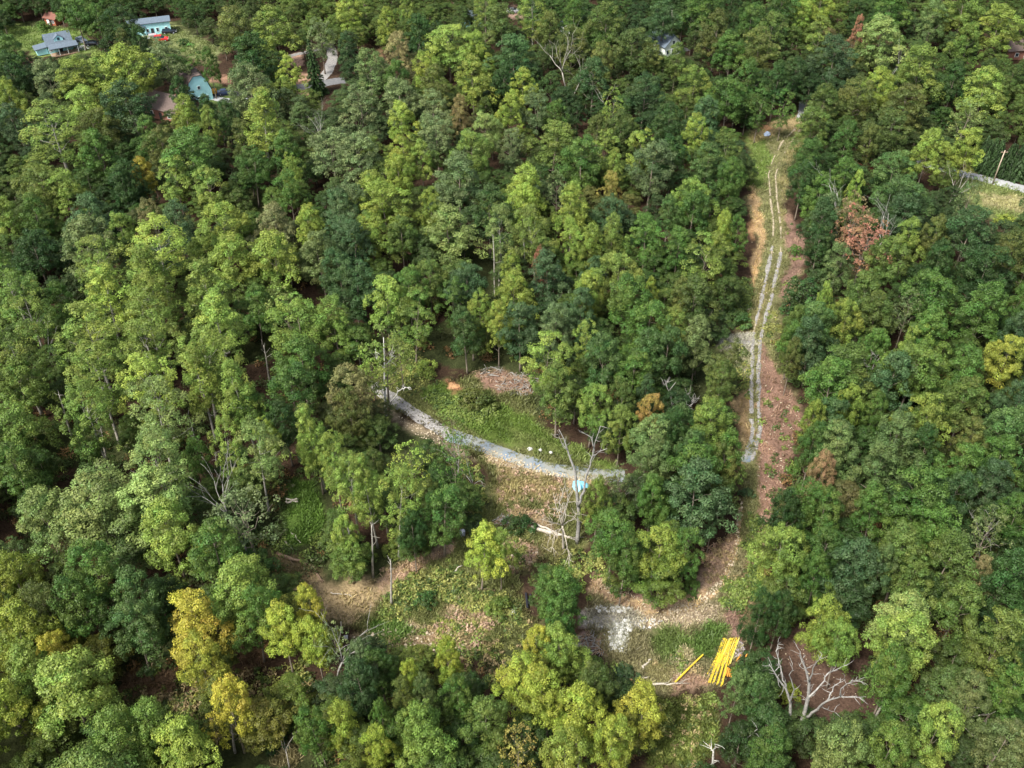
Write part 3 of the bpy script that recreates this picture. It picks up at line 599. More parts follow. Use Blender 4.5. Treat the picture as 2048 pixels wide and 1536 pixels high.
LAND = [(1160, 985, 'blue tarp'), (1448, 1320, 'yellow pipe stack'), (1150, 940, 'tall bare snag'), (1035, 770, 'brush pile'), (1600, 1400, 'large dead tree at the bottom'), (1540, 420, 'upper end of the rutted track'),
 (1530, 600, 'middle of the rutted track'), (1510, 860, 'lower end of the rutted track'), (1730, 470, 'rust red tree'), (1140, 150, 'bare white tree at the top'), (400, 185, 'house with the barrel roof'), (300, 60, 'long pale house'),
 (120, 90, 'pale blue house with the porch'), (1330, 100, 'white gabled house'), (1990, 370, 'utility pole'), (850, 840, 'grey gravel road'), (770, 790, 'white barked sycamore'), (1050, 930, 'pale bend of the gravel road'),
 (390, 1250, 'large golden tree'), (600, 1020, 'narrow green glade'), (760, 1170, 'straw coloured path'), (1440, 1140, 'sandy erosion bank'), (1240, 1270, 'white rubble heap'), (1350, 820, 'forked dead tree mid right'),
 (1740, 760, 'slim dead tree in the right woods'), (90, 690, 'bare snags on the left edge'), (385, 860, 'crooked dead tree in the left gap'), (1050, 1205, 'black pipes'), (20, 1500, 'bottom left corner'), (2040, 1500, 'bottom right corner'),
 (2040, 20, 'top right corner'), (10, 420, 'middle of the left edge'), (2040, 700, 'middle of the right edge'), (1880, 1380, 'grey twigs near the lower right'), (300, 720, 'middle of the left poplar stand'), (640, 270, 'grey bare tree at upper left'),
 (1730, 150, 'leaning grey dead tree'), (640, 150, 'dark spruce'), (900, 350, 'centre of the upper woods'), (1000, 540, 'two tall bare trunks'), (1180, 1500, 'bottom edge middle'), (700, 1320, 'grey twiggy crown'), (930, 1350, 'bottom weedy slope'),
 (1900, 950, 'lower right woods centre'), (480, 450, 'upper left woods centre'), (1250, 650, 'woods left of the rutted track'), (850, 50, 'top edge left of centre'), (1600, 60, 'top edge right of centre'), (1760, 1120, 'woods right of the brown strip')]
used = {}
ORD = ['', 'second ', 'third ', 'fourth ', 'fifth ', 'sixth ', 'seventh ', 'eighth ', 'ninth ', 'tenth ', 'eleventh ', 'twelfth ']
def direction(dx, dy):
    if math.hypot(dx, dy) < 14: return 'right at'
    a = math.degrees(math.atan2(-dy, dx)) % 360
    return ['right of', 'above right of', 'above', 'above left of', 'left of', 'below left of', 'below', 'below right of'][int((a+22.5)//45) % 8]
SHAPE = dict(r=['round crowned', 'broad crowned', 'bushy crowned'], p=['tall narrow'], f=['feathery open'], s=['fine leaved drooping'], x=['thin leaved'], b=['low'], c=['vine covered'], e=['conical'], j=['small conical'])
def place_labels(lst, noun):
    rec = []
    for t in lst:
        ld = sorted((math.hypot(t.px-a, t.py-b), n, a, b) for a, b, n in LAND)[0]; rec.append((ld[0], t, ld))
    rec.sort(key=lambda r: r[0])
    for dist, t, ld in rec:
        dr = direction(t.px-ld[2], t.py-ld[3]); code = t.code
        cn = NAMES[code[0]]+((' and '+NAMES[code[1]]) if len(code) > 1 and code[1] in 'ARWY' and code[0] not in 'Y' else '')
        sh = SHAPE[t.k][hash_((t.px, t.py)) % len(SHAPE[t.k])]
        key = (noun, cn, sh, dr, ld[1]); n = used.get(key, 0); used[key] = n+1
        t.label = f"{cn} {sh} {noun}, {ORD[n] or 'nearest '}{dr} the {ld[1]}"
        if len(t.label.split()) > 16: t.label = t.label.replace(' crowned', '').replace(' drooping', '')
        if len(t.label.split()) > 16: t.label = t.label.replace(f', nearest {dr}', f', {dr}')
        if len(t.label.split()) > 16: t.label = t.label.replace(f' {sh.split()[0]} ', ' ', 1)
place_labels(big, 'tree'); place_labels([t for t in others if t.k == 'b'], 'bush'); place_labels([t for t in others if t.k != 'b'], 'tree')

def put_tree(t, name, cat, group, i):
    pr = PROTO[t.k][i % len(PROTO[t.k])]; q1 = .9+.022*(hash_((t.px, 3)) % 11); q2 = .9+.022*(hash_((t.py, 9)) % 11); s = (t.W/pr['W']*q1, t.W/pr['W']*q2, t.H/pr['H'])
    root = empty(name, (t.x, t.y, t.z-.05), (i*2.4) % 6.28); tag(root, t.label, cat, group); root.rotation_euler[0] = .012*((hash_((t.px, t.py)) % 13)-6); root.rotation_euler[1] = .012*((hash_((t.py, 5)) % 13)-6)
    c = bpy.data.objects.new('crown', pr['crown']); COL.objects.link(c); c.parent = root; c.scale = s; c.color = (*[float(max(.01, k)) for k in t.col], 1)
    k = bpy.data.objects.new('trunk', pr['trunk']); COL.objects.link(k); k.parent = root; k.scale = s
    if t.k == 'p':
        k.material_slots[0].link = 'OBJECT'; k.material_slots[0].material = M['pale_bark']
    return root
NM = dict(r='deciduous_tree', p='poplar_tree', f='feathery_tree', s='silver_maple_tree', x='sparse_tree', b='bush', c='vine_covered_tree', e='spruce_tree', j='cedar_tree')
for i, t in enumerate(big): put_tree(t, NM[t.k], 'tree', 'trees of the forest', hash_((t.px, t.py, t.w)))
for i, t in enumerate(others):
    put_tree(t, NM[t.k], 'bush' if t.k == 'b' else 'tree', {'b': 'bushes in the clearings', 'c': 'vine covered trees beside the track', 'e': None, 'j': None}[t.k], i)

# cedars in a row behind the road on the right
ced = []
for i in range(15):
    a = i/14; px = 1955+a*120+(i % 3)*2; py = 330+a*26+(i % 2)*5-6
    t = T(); t.k = 'j'; t.px, t.py = px, py; t.x, t.y, t.z = gp(px, py+14); t.W = 4.2+.5*sin(i*5); t.H = 9.5+sin(i*3.1); t.col = np.array(TINT['K'])*(1.25+.2*sin(i*7)); ced.append(t)
ords = ['first', 'second', 'third', 'fourth', 'fifth', 'sixth', 'seventh', 'eighth', 'ninth', 'tenth', 'eleventh', 'twelfth', 'thirteenth', 'fourteenth', 'fifteenth']
for i, t in enumerate(ced):
    if proj(t.x, t.y, 3)[0] > 2060: continue
    t.label = f'dark cedar, {ords[i]} from the left in the row behind the pale road'; put_tree(t, 'cedar_tree', 'tree', 'cedars in a row behind the road', i)

# ------------------------------------------------------------------ the forest mass as one object of instances
def forest(name, lst, label):
    me = bpy.data.meshes.new(name); me.vertices.add(len(lst)); kinds = 'rpfsx'
    have = {ob.data.name for ob in bpy.data.objects if ob.type == 'MESH'}
    protos = [(k, j) for k in kinds for j in range(len(PROTO[k])) if PROTO[k][j]['crown'].name in have]
    pos, rot, sc, idx, col = [], [], [], [], []
    r_ = np.random.RandomState(3)
    for t in lst:
        opts = [q for q, (k, j) in enumerate(protos) if k == t.k]; q = opts[r_.randint(len(opts))]; pr = PROTO[protos[q][0]][protos[q][1]]
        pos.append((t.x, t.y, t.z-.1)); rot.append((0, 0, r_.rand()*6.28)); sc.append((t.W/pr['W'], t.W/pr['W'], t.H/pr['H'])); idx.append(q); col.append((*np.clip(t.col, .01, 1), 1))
    me.vertices.foreach_set('co', np.array(pos, np.float32).ravel())
    for nm, ty, dat, fld in (('rot', 'FLOAT_VECTOR', rot, 'vector'), ('sc', 'FLOAT_VECTOR', sc, 'vector'), ('idx', 'INT', idx, 'value'), ('tint', 'FLOAT_COLOR', col, 'color')):
        a = me.attributes.new(nm, ty, 'POINT'); a.data.foreach_set(fld, np.array(dat).ravel())
    o = bpy.data.objects.new(name, me); COL.objects.link(o); tag(o, label, kind='stuff')
    ng = bpy.data.node_groups.new(name, 'GeometryNodeTree'); ng.interface.new_socket('Geometry', in_out='INPUT', socket_type='NodeSocketGeometry'); ng.interface.new_socket('Geometry', in_out='OUTPUT', socket_type='NodeSocketGeometry')
    N, L = ng.nodes, ng.links; gi = N.new('NodeGroupInput'); go = N.new('NodeGroupOutput'); jn = N.new('GeometryNodeJoinGeometry')
    src = {}
    for ob in bpy.data.objects:
        if ob.type == 'MESH' and ob.name.split('.')[0] in ('crown', 'trunk'): src.setdefault(ob.data.name, ob)
    insts = []
    for k, j in protos:
        pr = PROTO[k][j]; j2 = N.new('GeometryNodeJoinGeometry')
        for part in ('crown', 'trunk'):
            ob = src.get(pr[part].name)
            if ob is None: raise RuntimeError('prototype %s%d unused' % (k, j))
            oi = N.new('GeometryNodeObjectInfo'); oi.inputs[0].default_value = ob; oi.transform_space = 'ORIGINAL'; g_ = oi.outputs['Geometry']
            if part == 'crown':
                sm = N.new('GeometryNodeSetMaterial'); sm.inputs['Material'].default_value = M['leaf_inst']; L.new(g_, sm.inputs[0]); g_ = sm.outputs[0]
            L.new(g_, j2.inputs[0])
        gi2 = N.new('GeometryNodeGeometryToInstance'); L.new(j2.outputs[0], gi2.inputs[0]); insts.append(gi2)
    for q in reversed(insts): L.new(q.outputs[0], jn.inputs[0])
    iop = N.new('GeometryNodeInstanceOnPoints'); iop.inputs['Pick Instance'].default_value = True
    L.new(gi.outputs[0], iop.inputs['Points']); L.new(jn.outputs[0], iop.inputs['Instance'])
    def na(nm, ty):
        a = N.new('GeometryNodeInputNamedAttribute'); a.data_type = ty; a.inputs[0].default_value = nm; return a.outputs['Attribute']
    L.new(na('idx', 'INT'), iop.inputs['Instance Index']); L.new(na('sc', 'FLOAT_VECTOR'), iop.inputs['Scale'])
    e2r = N.new('FunctionNodeEulerToRotation'); L.new(na('rot', 'FLOAT_VECTOR'), e2r.inputs[0]); L.new(e2r.outputs[0], iop.inputs['Rotation'])
    L.new(iop.outputs[0], go.inputs[0]); md = o.modifiers.new('instances', 'NODES'); md.node_group = ng
    return o
forest('forest', rest+fill, 'dense mixed green forest canopy around and beyond the nearer trees')

# ------------------------------------------------------------------ dead and bare trees
def bare_tree(name, label, base_px, H, spread, seed, m='dead_wood', r0=.22, forks=3, depth=4, lean=(0, 0), start=.3, group=None, cat='dead tree', twig=1.0, stop=.045):
    r = np.random.RandomState(seed); base = gp(*base_px); root = empty(name, base); tag(root, label, cat, group); depth += 1
    tr = MB(); br = MB()
    def grow(p, d, L_, rad, lev, mb):
        k = 5; pts = [p.copy()]; dd = d.copy()
        for i in range(k-1):
            dd = dd+r.normal(size=3)*.16; dd /= np.linalg.norm(dd); pts.append(pts[-1]+dd*L_/(k-1))
        end = rad*.58; mb.tube(pts, np.linspace(rad, end, k), 6 if lev < 2 else 4)
        if lev >= depth or end < stop*.4: return
        n = forks if lev else forks+1
        if lev == depth-1: n += 1
        for i in range(n):
            a = 2*pi*i/n+r.rand()*1.5; ang = (.35+.45*r.rand())*spread
            u = np.cross(dd, [1, .3, .1]); u /= np.linalg.norm(u); v = np.cross(dd, u)
            nd = dd*cos(ang)+(u*cos(a)+v*sin(a))*sin(ang); nd[2] += .18; nd /= np.linalg.norm(nd)
            s0 = pts[-1] if (i < 2 or lev == 0) else pts[r.randint(2, 4)]
            grow(s0, nd, L_*(.55+.3*r.rand())*(.95 if lev else 1.0), end*(.78 if i == 0 else .58), lev+1, br)
    d0 = np.array([lean[0], lean[1], 1.]); d0 /= np.linalg.norm(d0)
    L0 = H*start; grow(np.array([0, 0, -.4]), d0, L0, r0, 0, tr)
    tr.build('trunk', M[m], root, smooth=True); br.build('branches', M[m], root, smooth=True)
    return root
def traced_tree(name, label, base_px, lines, m='dead_wood', cat='dead tree', seed=0, twigs=30, group=None, twl=1.2):
    """lines: list of (pixel polyline, r0, r1, depth offset at end); first is the trunk"""
    r = np.random.RandomState(seed); base = gp(*base_px); root = empty(name, base); tag(root, label, cat, group); B = np.array(base)
    tr = MB(); br = MB(); ends = []
    starts = []
    for i, (pl, r0, r1, off0, off1) in enumerate(lines):
        pl = P(pl); r0, r1 = r0*.85, r1*.7; n = len(pl); K = (n-1)*3+1; t = np.linspace(0, n-1, K); xs = np.interp(t, range(n), pl[:, 0]); ys = np.interp(t, range(n), pl[:, 1])
        pts = np.array([vp(x, y, base, off0+(off1-off0)*q/(K-1)) for q, (x, y) in enumerate(zip(xs, ys))])-B
        if i: pts[1:-1] += r.normal(size=(K-2, 3))*.08
        else: pts[0][2] -= .4
        (tr if i == 0 else br).tube(pts, np.linspace(r0, r1, K), 7 if i == 0 else 5)
        if i or n > 5: ends += [(pts[j], pts[j]-pts[j-1], r0+(r1-r0)*j/(K-1)) for j in range(K//3, K)]
    if not ends: ends = [(pts[j], pts[j]-pts[j-1], r1) for j in range(K//2, K)]
    for _ in range(twigs*2):
        p0, d, rr = ends[r.randint(len(ends))]; d = d/(np.linalg.norm(d)+1e-6)+r.normal(size=3)*.7; d /= np.linalg.norm(d); L_ = twl*(.4+r.rand())
        q = [p0]
        for k in range(3): d = d+r.normal(size=3)*.25; d /= np.linalg.norm(d); q.append(q[-1]+d*L_/3)
        br.tube(q, [min(rr*.7, .05), .035, .025, .012], 4)
    tr.build('trunk', M[m], root, smooth=True)
    if br.v: br.build('branches', M[m], root, smooth=True)
    return root
traced_tree('dead_tree', 'tall bare grey snag with twin leaning tops standing beside the blue tarp', (1154, 1086), [
 ('1154,1086 1157,1056 1158,1025 1155,999 1152,965 1150,942 1141,918 1135,900 1128,878 1118,859', .42, .07, 0, 1.5),
 ('1156,1012 1167,981 1174,949 1180,929 1187,908 1188,896 1201,852', .26, .06, 0, -2), ('1188,896 1183,876 1163,863', .13, .05, -1.6, -2), ('1183,915 1197,905 1214,897', .12, .05, -1, -1), ('1135,900 1122,885 1118,872', .08, .03, 1, 1.5)], seed=1, twigs=22)
traced_tree('dead_tree', 'small bare dead tree with radiating pale branches left of the tall snag', (1127, 1100), [
 ('1127,1100 1126,1075 1125,1051', .26, .2, 0, 0), ('1125,1051 1114,1020 1106,985', .11, .03, 0, 2), ('1125,1051 1130,1015 1146,982', .12, .03, 0, -2), ('1125,1051 1142,1040 1160,1028', .1, .03, 0, 1), ('1125,1051 1105,1045 1086,1035', .1, .03, 0, -2),
 ('1125,1055 1110,1070 1102,1104', .09, .03, 0, -3), ('1125,1055 1133,1085 1138,1117', .09, .03, 0, -4), ('1125,1051 1120,1015 1124,990', .09, .03, 0, 3), ('1125,1051 1136,1005 1135,975', .08, .03, 0, 1), ('1125,1060 1108,1062 1098,1072', .08, .03, 0, -2)], seed=2, twigs=50, twl=1.8, m='log')
traced_tree('dead_tree', 'slender left trunk of the large forked dead tree at bottom right', (1577, 1487), [
 ('1577,1487 1580,1439 1581,1405 1572,1378 1558,1360 1548,1343 1538,1328', .30, .05, 0, 1), ('1572,1378 1565,1350 1558,1326 1553,1302 1556,1288', .14, .05, .5, 3), ('1581,1405 1588,1378 1581,1350 1584,1334', .12, .04, 0, -2), ('1548,1345 1560,1332 1556,1318', .06, .03, 1, 2)], seed=3, twigs=16)
traced_tree('dead_tree', 'large bare dead tree with wide spreading pale limbs over brown ground', (1584, 1489), [
 ('1584,1489 1600,1453 1610,1422 1617,1391 1618,1364 1611,1337 1603,1320 1600,1302', .40, .05, 0, 1), ('1618,1364 1627,1337 1644,1309', .13, .04, .5, -2), ('1617,1395 1640,1371 1658,1347 1688,1331', .16, .04, 0, 3),
 ('1610,1436 1634,1419 1654,1402 1681,1393 1717,1395', .24, .05, 0, -4), ('1654,1402 1661,1384 1673,1371 1688,1357', .13, .04, -2, 1), ('1681,1393 1681,1378 1699,1364 1717,1360', .10, .04, -3, -5), ('1640,1414 1655,1420 1668,1423', .08, .03, -1, -5), ('1617,1345 1600,1330 1606,1316', .06, .03, 1, 2)], seed=4, twigs=38)
traced_tree('dead_tree', 'small grey Y shaped dead tree left of the large dead tree', (1495, 1534), [('1495,1534 1494,1500 1493,1481', .2, .13, 0, 0), ('1493,1482 1482,1472 1472,1466', .11, .05, 0, 1), ('1493,1482 1501,1470 1515,1458', .11, .05, 0, -1)], seed=5, twigs=4)
traced_tree('dead_tree', 'short broken white snag at the bottom edge', (1425, 1540), [('1425,1540 1426,1518 1427,1500', .22, .16, 0, 0), ('1427,1503 1421,1497 1418,1492', .1, .05, 0, 1), ('1427,1503 1429,1495 1430,1488', .1, .05, 0, -1), ('1426,1520 1437,1521 1439,1525', .08, .05, 0, 0)], seed=6, twigs=4, m='white_bark')
traced_tree('sycamore_tree', 'white barked sycamore trunk and limb rising beside the grey gravel road', (772, 832), [('772,832 771,805 769,765 769,721 767,675', .34, .08, 0, 1), ('776,812 786,799 797,783 808,776 819,774', .2, .06, 0, -3), ('771,795 762,780 752,767', .12, .04, 0, 2), ('769,735 780,720 790,700', .08, .03, .5, 3), ('769,740 758,722 750,705', .08, .03, .5, -1)], m='white_bark', cat='tree', seed=7, twigs=24)
traced_tree('dead_tree', 'bare grey dead tree with forked limbs in the woods mid right', (1330, 856), [('1330,856 1335,840 1344,808 1340,779 1352,764', .26, .05, 0, 0), ('1344,808 1365,801 1380,783', .12, .04, 0, 3), ('1336,838 1360,826 1373,816 1392,800', .16, .04, 0, -3), ('1340,785 1332,772 1334,762', .08, .03, 0, 1), ('1365,801 1378,802 1390,798', .07, .03, 2, 2)], seed=8, twigs=40)
traced_tree('dead_tree', 'slim bare dead tree with a side fork in the right woods', (1729, 800), [('1729,800 1731,785 1740,752 1748,728 1770,704', .2, .04, 0, 0), ('1733,780 1745,768 1758,763', .09, .03, 0, 2), ('1742,748 1734,735 1731,722', .08, .03, 0, -1), ('1748,728 1752,716 1750,708', .06, .03, 0, 0)], seed=9, twigs=20)
traced_tree('dead_tree', 'crooked thin pale dead tree in the dark gap of the left stand', (392, 893), [('392,893 388,870 382,845 376,830 378,820', .16, .05, 0, 0), ('388,872 380,872 376,868', .05, .03, 0, 1), ('390,885 397,882 395,878', .05, .03, 0, 0)], seed=10, twigs=6)
traced_tree('dead_tree', 'taller bare snag with a forked top near the left edge', (104, 750), [('104,750 101,720 98,700 96,670 95,645', .2, .04, 0, 0), ('99,705 105,680 111,662', .1, .04, 0, 1), ('101,722 106,715 109,705', .07, .03, 0, -1)], seed=11, twigs=8)
traced_tree('dead_tree', 'bent bare snag leaning left near the left edge', (84, 706), [('84,706 78,690 67,665 60,648 62,636', .18, .05, 0, 0), ('65,655 73,643 80,639', .07, .03, 0, 0)], seed=12, twigs=6)
bt = bare_tree
bt('dead_tree', 'wide bare white dead tree standing above the upper woods', (1135, 205), 22, 1.0, 21, 'pale_bark', .3, 3, 4, start=.42)
bt('dead_tree', 'second bare white stem beside the wide dead tree at the top', (1143, 206), 20, .8, 22, 'pale_bark', .22, 3, 4, (.25, 0), start=.42)
bt('dead_tree', 'leaning bundle of grey bare limbs in the upper right woods', (1712, 205), 18, .45, 23, 'dead_wood', .24, 3, 4, (.55, .1), start=.45)
bt('dead_tree', 'fine twigged grey bare tree in the upper left woods', (640, 318), 17, .75, 24, 'dead_wood', .24, 4, 4, start=.4)
bt('dead_tree', 'leaning pale dead tree at the left edge of the lawn', (1874, 440), 15, .7, 25, 'pale_bark', .2, 3, 3, (.4, 0), start=.45)
bt('dead_tree', 'grey bare twig cluster over brown ground near the lower right', (1868, 1450), 14, .9, 26, 'pale_bark', .2, 3, 4, (.15, 0), start=.4)
bt('dead_tree', 'grey twiggy bare crown above the bottom left shrubs', (665, 1400), 15, 1.2, 27, 'dead_wood', .2, 4, 4, start=.5, m='dead_wood') if False else bt('dead_tree', 'grey twiggy bare crown above the bottom left shrubs', (668, 1385), 15, 1.25, 27, 'dead_wood', .2, 4, 4, start=.5)
bt('dead_tree', 'small pale bare tree on the straw path at the bottom', (578, 1540), 9, .9, 28, 'pale_bark', .12, 3, 4, start=.4)
bt('dead_tree', 'grey limbed bare tree standing inside the thin silvery tree', (494, 1110), 16, .42, 29, 'dead_wood', .2, 4, 4, start=.5)
bt('dead_tree', 'white slender bare stem in the upper right woods of the centre', (1225, 262), 14, .5, 30, 'pale_bark', .16, 2, 3, start=.5)
bt('dead_tree', 'small grey dead tree left of the lawn in the upper right', (1770, 330), 12, .8, 31, 'dead_wood', .15, 3, 4, (.3, 0), start=.4)
bt('dead_tree', 'two thin grey bare stems left of the road junction', (915, 990), 14, .5, 32, 'dead_wood', .15, 3, 4, start=.4)
bt('dead_tree', 'fine grey bare tree right of the thin stems in the weeds', (948, 1005), 14, .6, 33, 'dead_wood', .15, 3, 4, (.1, 0), start=.4)
bt('dead_tree', 'grey bare multi stemmed tree among the leaves near the tarp', (1236, 1030), 15, .6, 34, 'pale_bark', .15, 4, 4, start=.3)
bt('dead_tree', 'grey bare branches among thin leaves at the far right', (1960, 1115), 14, 1.1, 35, 'dead_wood', .2, 4, 4, start=.4)
bt('dead_tree', 'slim leaning dead stem in the upper right gap of the track woods', (1722, 300), 10, .9, 36, 'dead_wood', .12, 3, 4, (.2, 0), start=.4)
bt('dead_tree', 'bare red twigged dead stem beside the rust red tree', (1668, 500), 17, .7, 37, 'dead_wood', .2, 3, 4, (.1, 0), start=.5)
bt('dead_tree', 'grey limbs of a dying tree at the centre of the rust red crown', (1728, 540), 18, .9, 38, 'dead_wood', .2, 4, 4, (.15, 0), start=.45)
# tall bare trunks with leafy tops
for (a, b, c, d, lab) in ((990, 600, 986, 470, 'left of the pair of tall bare trunks in the central gap'), (998, 585, 1000, 470, 'right of the pair of tall bare trunks in the central gap'), (1051, 570, 1046, 460, 'lone pale bare trunk right of the paired trunks'),
                       (700, 1152, 680, 1070, 'leaning pale trunk at the left of the central poplar group'), (716, 1151, 694, 1050, 'second leaning pale trunk of the central poplar group'), (746, 1154, 743, 1050, 'straight pale trunk in the middle of the central poplar group'),
                       (783, 1210, 781, 1120, 'thin pale trunk at the edge of the straw path'), (144, 875, 118, 790, 'bare leaning trunk at the dark gap of the left woods'), (1301, 1204, 1303, 1120, 'slim grey trunk under the yellow green tree in the loop'),
                       (1747, 1443, 1775, 1385, 'dark leaning trunk on the brown ground at lower right'), (437, 965, 430, 905, 'thin pale trunk in the middle gap of the left poplars'), (213, 920, 200, 850, 'pale trunk with a side limb in the left poplars'),
                       (540, 765, 527, 690, 'pale bare trunks in the right gap of the left poplars'), (183, 33, 178, -5, 'white trunk at the top edge behind the red shed'), (1342, 85, 1344, 20, 'tall thin trunk behind the white gabled house'),
                       (223, 33, 214, 0, 'thin white trunk at the top edge left of the long pale house'), (220, 34, 216, 0, '') , (470, 1505, 462, 1450, 'grey trunk under the lowest golden tree'), (1157, 1545, 1159, 1495, 'pale trunk under the yellow trees at the bottom edge')):
    if not lab: continue
    traced_tree('bare_trunk', 'tall pole-like '+lab if False else lab, (a, b), [(f'{a},{b} {(a*2+c)/3},{(b*2+d)/3} {(a+2*c)/3+1},{(b+2*d)/3} {c},{d}', .24, .1, 0, .3)], m='pale_bark', cat='tree trunk', seed=int(a), twigs=3)

# ------------------------------------------------------------------ logs, brush, rubble
def log(label, a, b, r, m='log', lift=.25, name='fallen_log', cat='log', stubs=0, seed=0):
    A, B = np.array(gp(*a)), np.array(gp(*b)); A[2] += lift; B[2] += lift*.9; rr = np.random.RandomState(seed); mb = MB()
    pts = [A+(B-A)*t+np.array([rr.normal()*.08, rr.normal()*.08, .05*rr.normal()]) for t in np.linspace(0, 1, 7)]
    mb.tube(pts, np.linspace(r, r*.65, 7)*(1+.08*rr.normal(size=7)), 9)
    for i in range(stubs):
        p0 = pts[rr.randint(2, 6)]; d = (B-A)/np.linalg.norm(B-A)+rr.normal(size=3)*.7; d[2] = abs(d[2]); mb.tube([p0, p0+d*.7, p0+d*1.3+rr.normal(size=3)*.2], [r*.35, r*.25, r*.1], 5)
    o = mb.build(name, M[m], smooth=True, loc=tuple((A+B)/2)); return tag(o, label, cat)
log('long thick pale fallen log leading to the foot of the tall snag', (1060, 1056), (1153, 1080), .33, stubs=3, seed=1); log('thinner pale fallen log above the thick one by the tall snag', (1066, 1047), (1120, 1070), .2, stubs=2, seed=2)
log('long curved brown fallen log at the mouth of the green glade', (553, 1108), (625, 1133), .3, 'brown_log', stubs=1, seed=3); log('thin brown log bending down to the straw path', (624, 1132), (645, 1166), .14, 'brown_log', stubs=4, seed=4)
log('upper of two short grey logs lying across the green glade', (572, 1001), (598, 1001), .2, seed=5); log('lower of two short grey logs lying across the green glade', (573, 1006), (596, 1005), .2, seed=6)
log('thin stick lying in the lower part of the green glade', (569, 1082), (586, 1100), .12, seed=7); log('second thin stick above the curved log', (582, 1065), (602, 1088), .08, seed=8)
log('short reddish log under the golden tree by the weeds', (948, 1178), (990, 1184), .2, 'brown_log', seed=9); log('pale stick leaning in the dark weeds left of the golden tree', (907, 1148), (923, 1131), .12, seed=10)
log('short pale board-like log in the weeds left of the long yellow pipe', (1285, 1338), (1302, 1320), .17, seed=11); log('thin grey pole lying below the short pale log', (1270, 1356), (1300, 1357), .13, seed=12)
log('ragged grey branch lying at the foot of the long yellow pipe', (1305, 1372), (1365, 1368), .16, stubs=5, seed=13); log('thin straw coloured stick on the straw path', (660, 1187), (705, 1193), .07, seed=14)
log('thin pale stick left of the brush pile on the green', (845, 800), (862, 790), .09, seed=15); log('thin white stick across the left rut near the junction', (1495, 620), (1512, 617), .1, seed=16)
def brush(label, c, w, n, seed, L_=2.2, cmat='brown_log', h=.8):
    r = np.random.RandomState(seed); B = np.array(gp(*c)); mb = MB()
    for i in range(n):
        a = r.rand()*6.28; q = math.sqrt(r.rand())*w; p0 = np.array([cos(a)*q, sin(a)*q*.7, .1+r.rand()*h*(1-q/w)]); th = r.normal()*.6+r.choice([0, .9]); d = np.array([cos(th), sin(th), r.normal()*.18])*L_*(.4+.6*r.rand())
        mb.tube([p0-d/2, p0+r.normal(size=3)*.08, p0+d/2], [.06+.05*r.rand(), .05, .03], 4, m=r.randint(2))
    o = mb.build('brush_pile', [M[cmat], M['dead_wood']], loc=(0, 0, 0)); o.location = tuple(B); return tag(o, label, 'brush pile', 'piles of cut branches')
brush('broad pile of cut branches on reddish ground at the wood edge', (1035, 768), 4.2, 190, 1); brush('small reddish brush pile left of the white rubble', (1180, 1290), 2.6, 110, 2, 2.4)
brush('scattered branches left of the broad brush pile', (978, 745), 2.6, 50, 3); brush('tangled dry branches in the shade by the bottom right golden tree', (1248, 1362), 2.2, 50, 4, 1.8)
brush('reddish dry brush against the dark bush below the clearing', (1012, 1042), 1.8, 60, 5, 1.8)
def stones(name, label, spec, mat_, seed, kind='stuff'):
    r = np.random.RandomState(seed); t = (1+5**.5)/2
    iv = np.array([(-1, t, 0), (1, t, 0), (-1, -t, 0), (1, -t, 0), (0, -1, t), (0, 1, t), (0, -1, -t), (0, 1, -t), (t, 0, -1), (t, 0, 1), (-t, 0, -1), (-t, 0, 1)])/1.9
    fc = [(0, 11, 5), (0, 5, 1), (0, 1, 7), (0, 7, 10), (0, 10, 11), (1, 5, 9), (5, 11, 4), (11, 10, 2), (10, 7, 6), (7, 1, 8), (3, 9, 4), (3, 4, 2), (3, 2, 6), (3, 6, 8), (3, 8, 9), (4, 9, 5), (2, 4, 11), (6, 2, 10), (8, 6, 7), (9, 8, 1)]
    mb = MB()
    for poly, n, s0, s1 in spec:
        poly = P(poly); c = 0
        while c < n:
            a = r.uniform(poly[:, 0].min(), poly[:, 0].max()); b = r.uniform(poly[:, 1].min(), poly[:, 1].max())
            if not inpoly(np.array(a), np.array(b), poly): continue
            c += 1; x, y, z = gp(a, b); z += .12; s = r.uniform(s0, s1)*(1 if r.rand() < .85 else 1.5)
            v = iv*(1+.22*r.normal(size=(12, 1)))*s*np.array([1, .8, .6])*.5; th = r.rand()*6.28; v = v@np.array([[cos(th), -sin(th), 0], [sin(th), cos(th), 0], [0, 0, 1]]); mb.add(v+np.array([x, y, z+s*.12]), fc)
    o = mb.build(name, mat_); tag(o, label, kind=kind); return o
M['white_stone'] = mat('white stone', (.42, .42, .40), .8, .3, 3, .25); M['tan_stone'] = mat('tan stone', (.40, .335, .24), .8, .3, 3, .3); M['grey_stone'] = mat('grey purple stone', (.33, .29, .30), .8, .3, 3, .5)
stones('rubble', 'white limestone rubble spilled below the grey gravel patch', [('1222,1250 1262,1240 1262,1262 1248,1282 1240,1310 1226,1300 1215,1275', 170, .25, .6), ('1185,1212 1225,1214 1262,1218 1260,1226 1200,1226', 60, .25, .6), ('1190,1255 1300,1238 1330,1242 1290,1262', 80, .15, .35)], M['white_stone'], 1)
stones('rubble', 'grey stones heaped beside the yellow pipes', [('1471,1282 1484,1286 1488,1300 1478,1316 1468,1314 1474,1298', 240, .18, .38)], M['grey_stone'], 2)
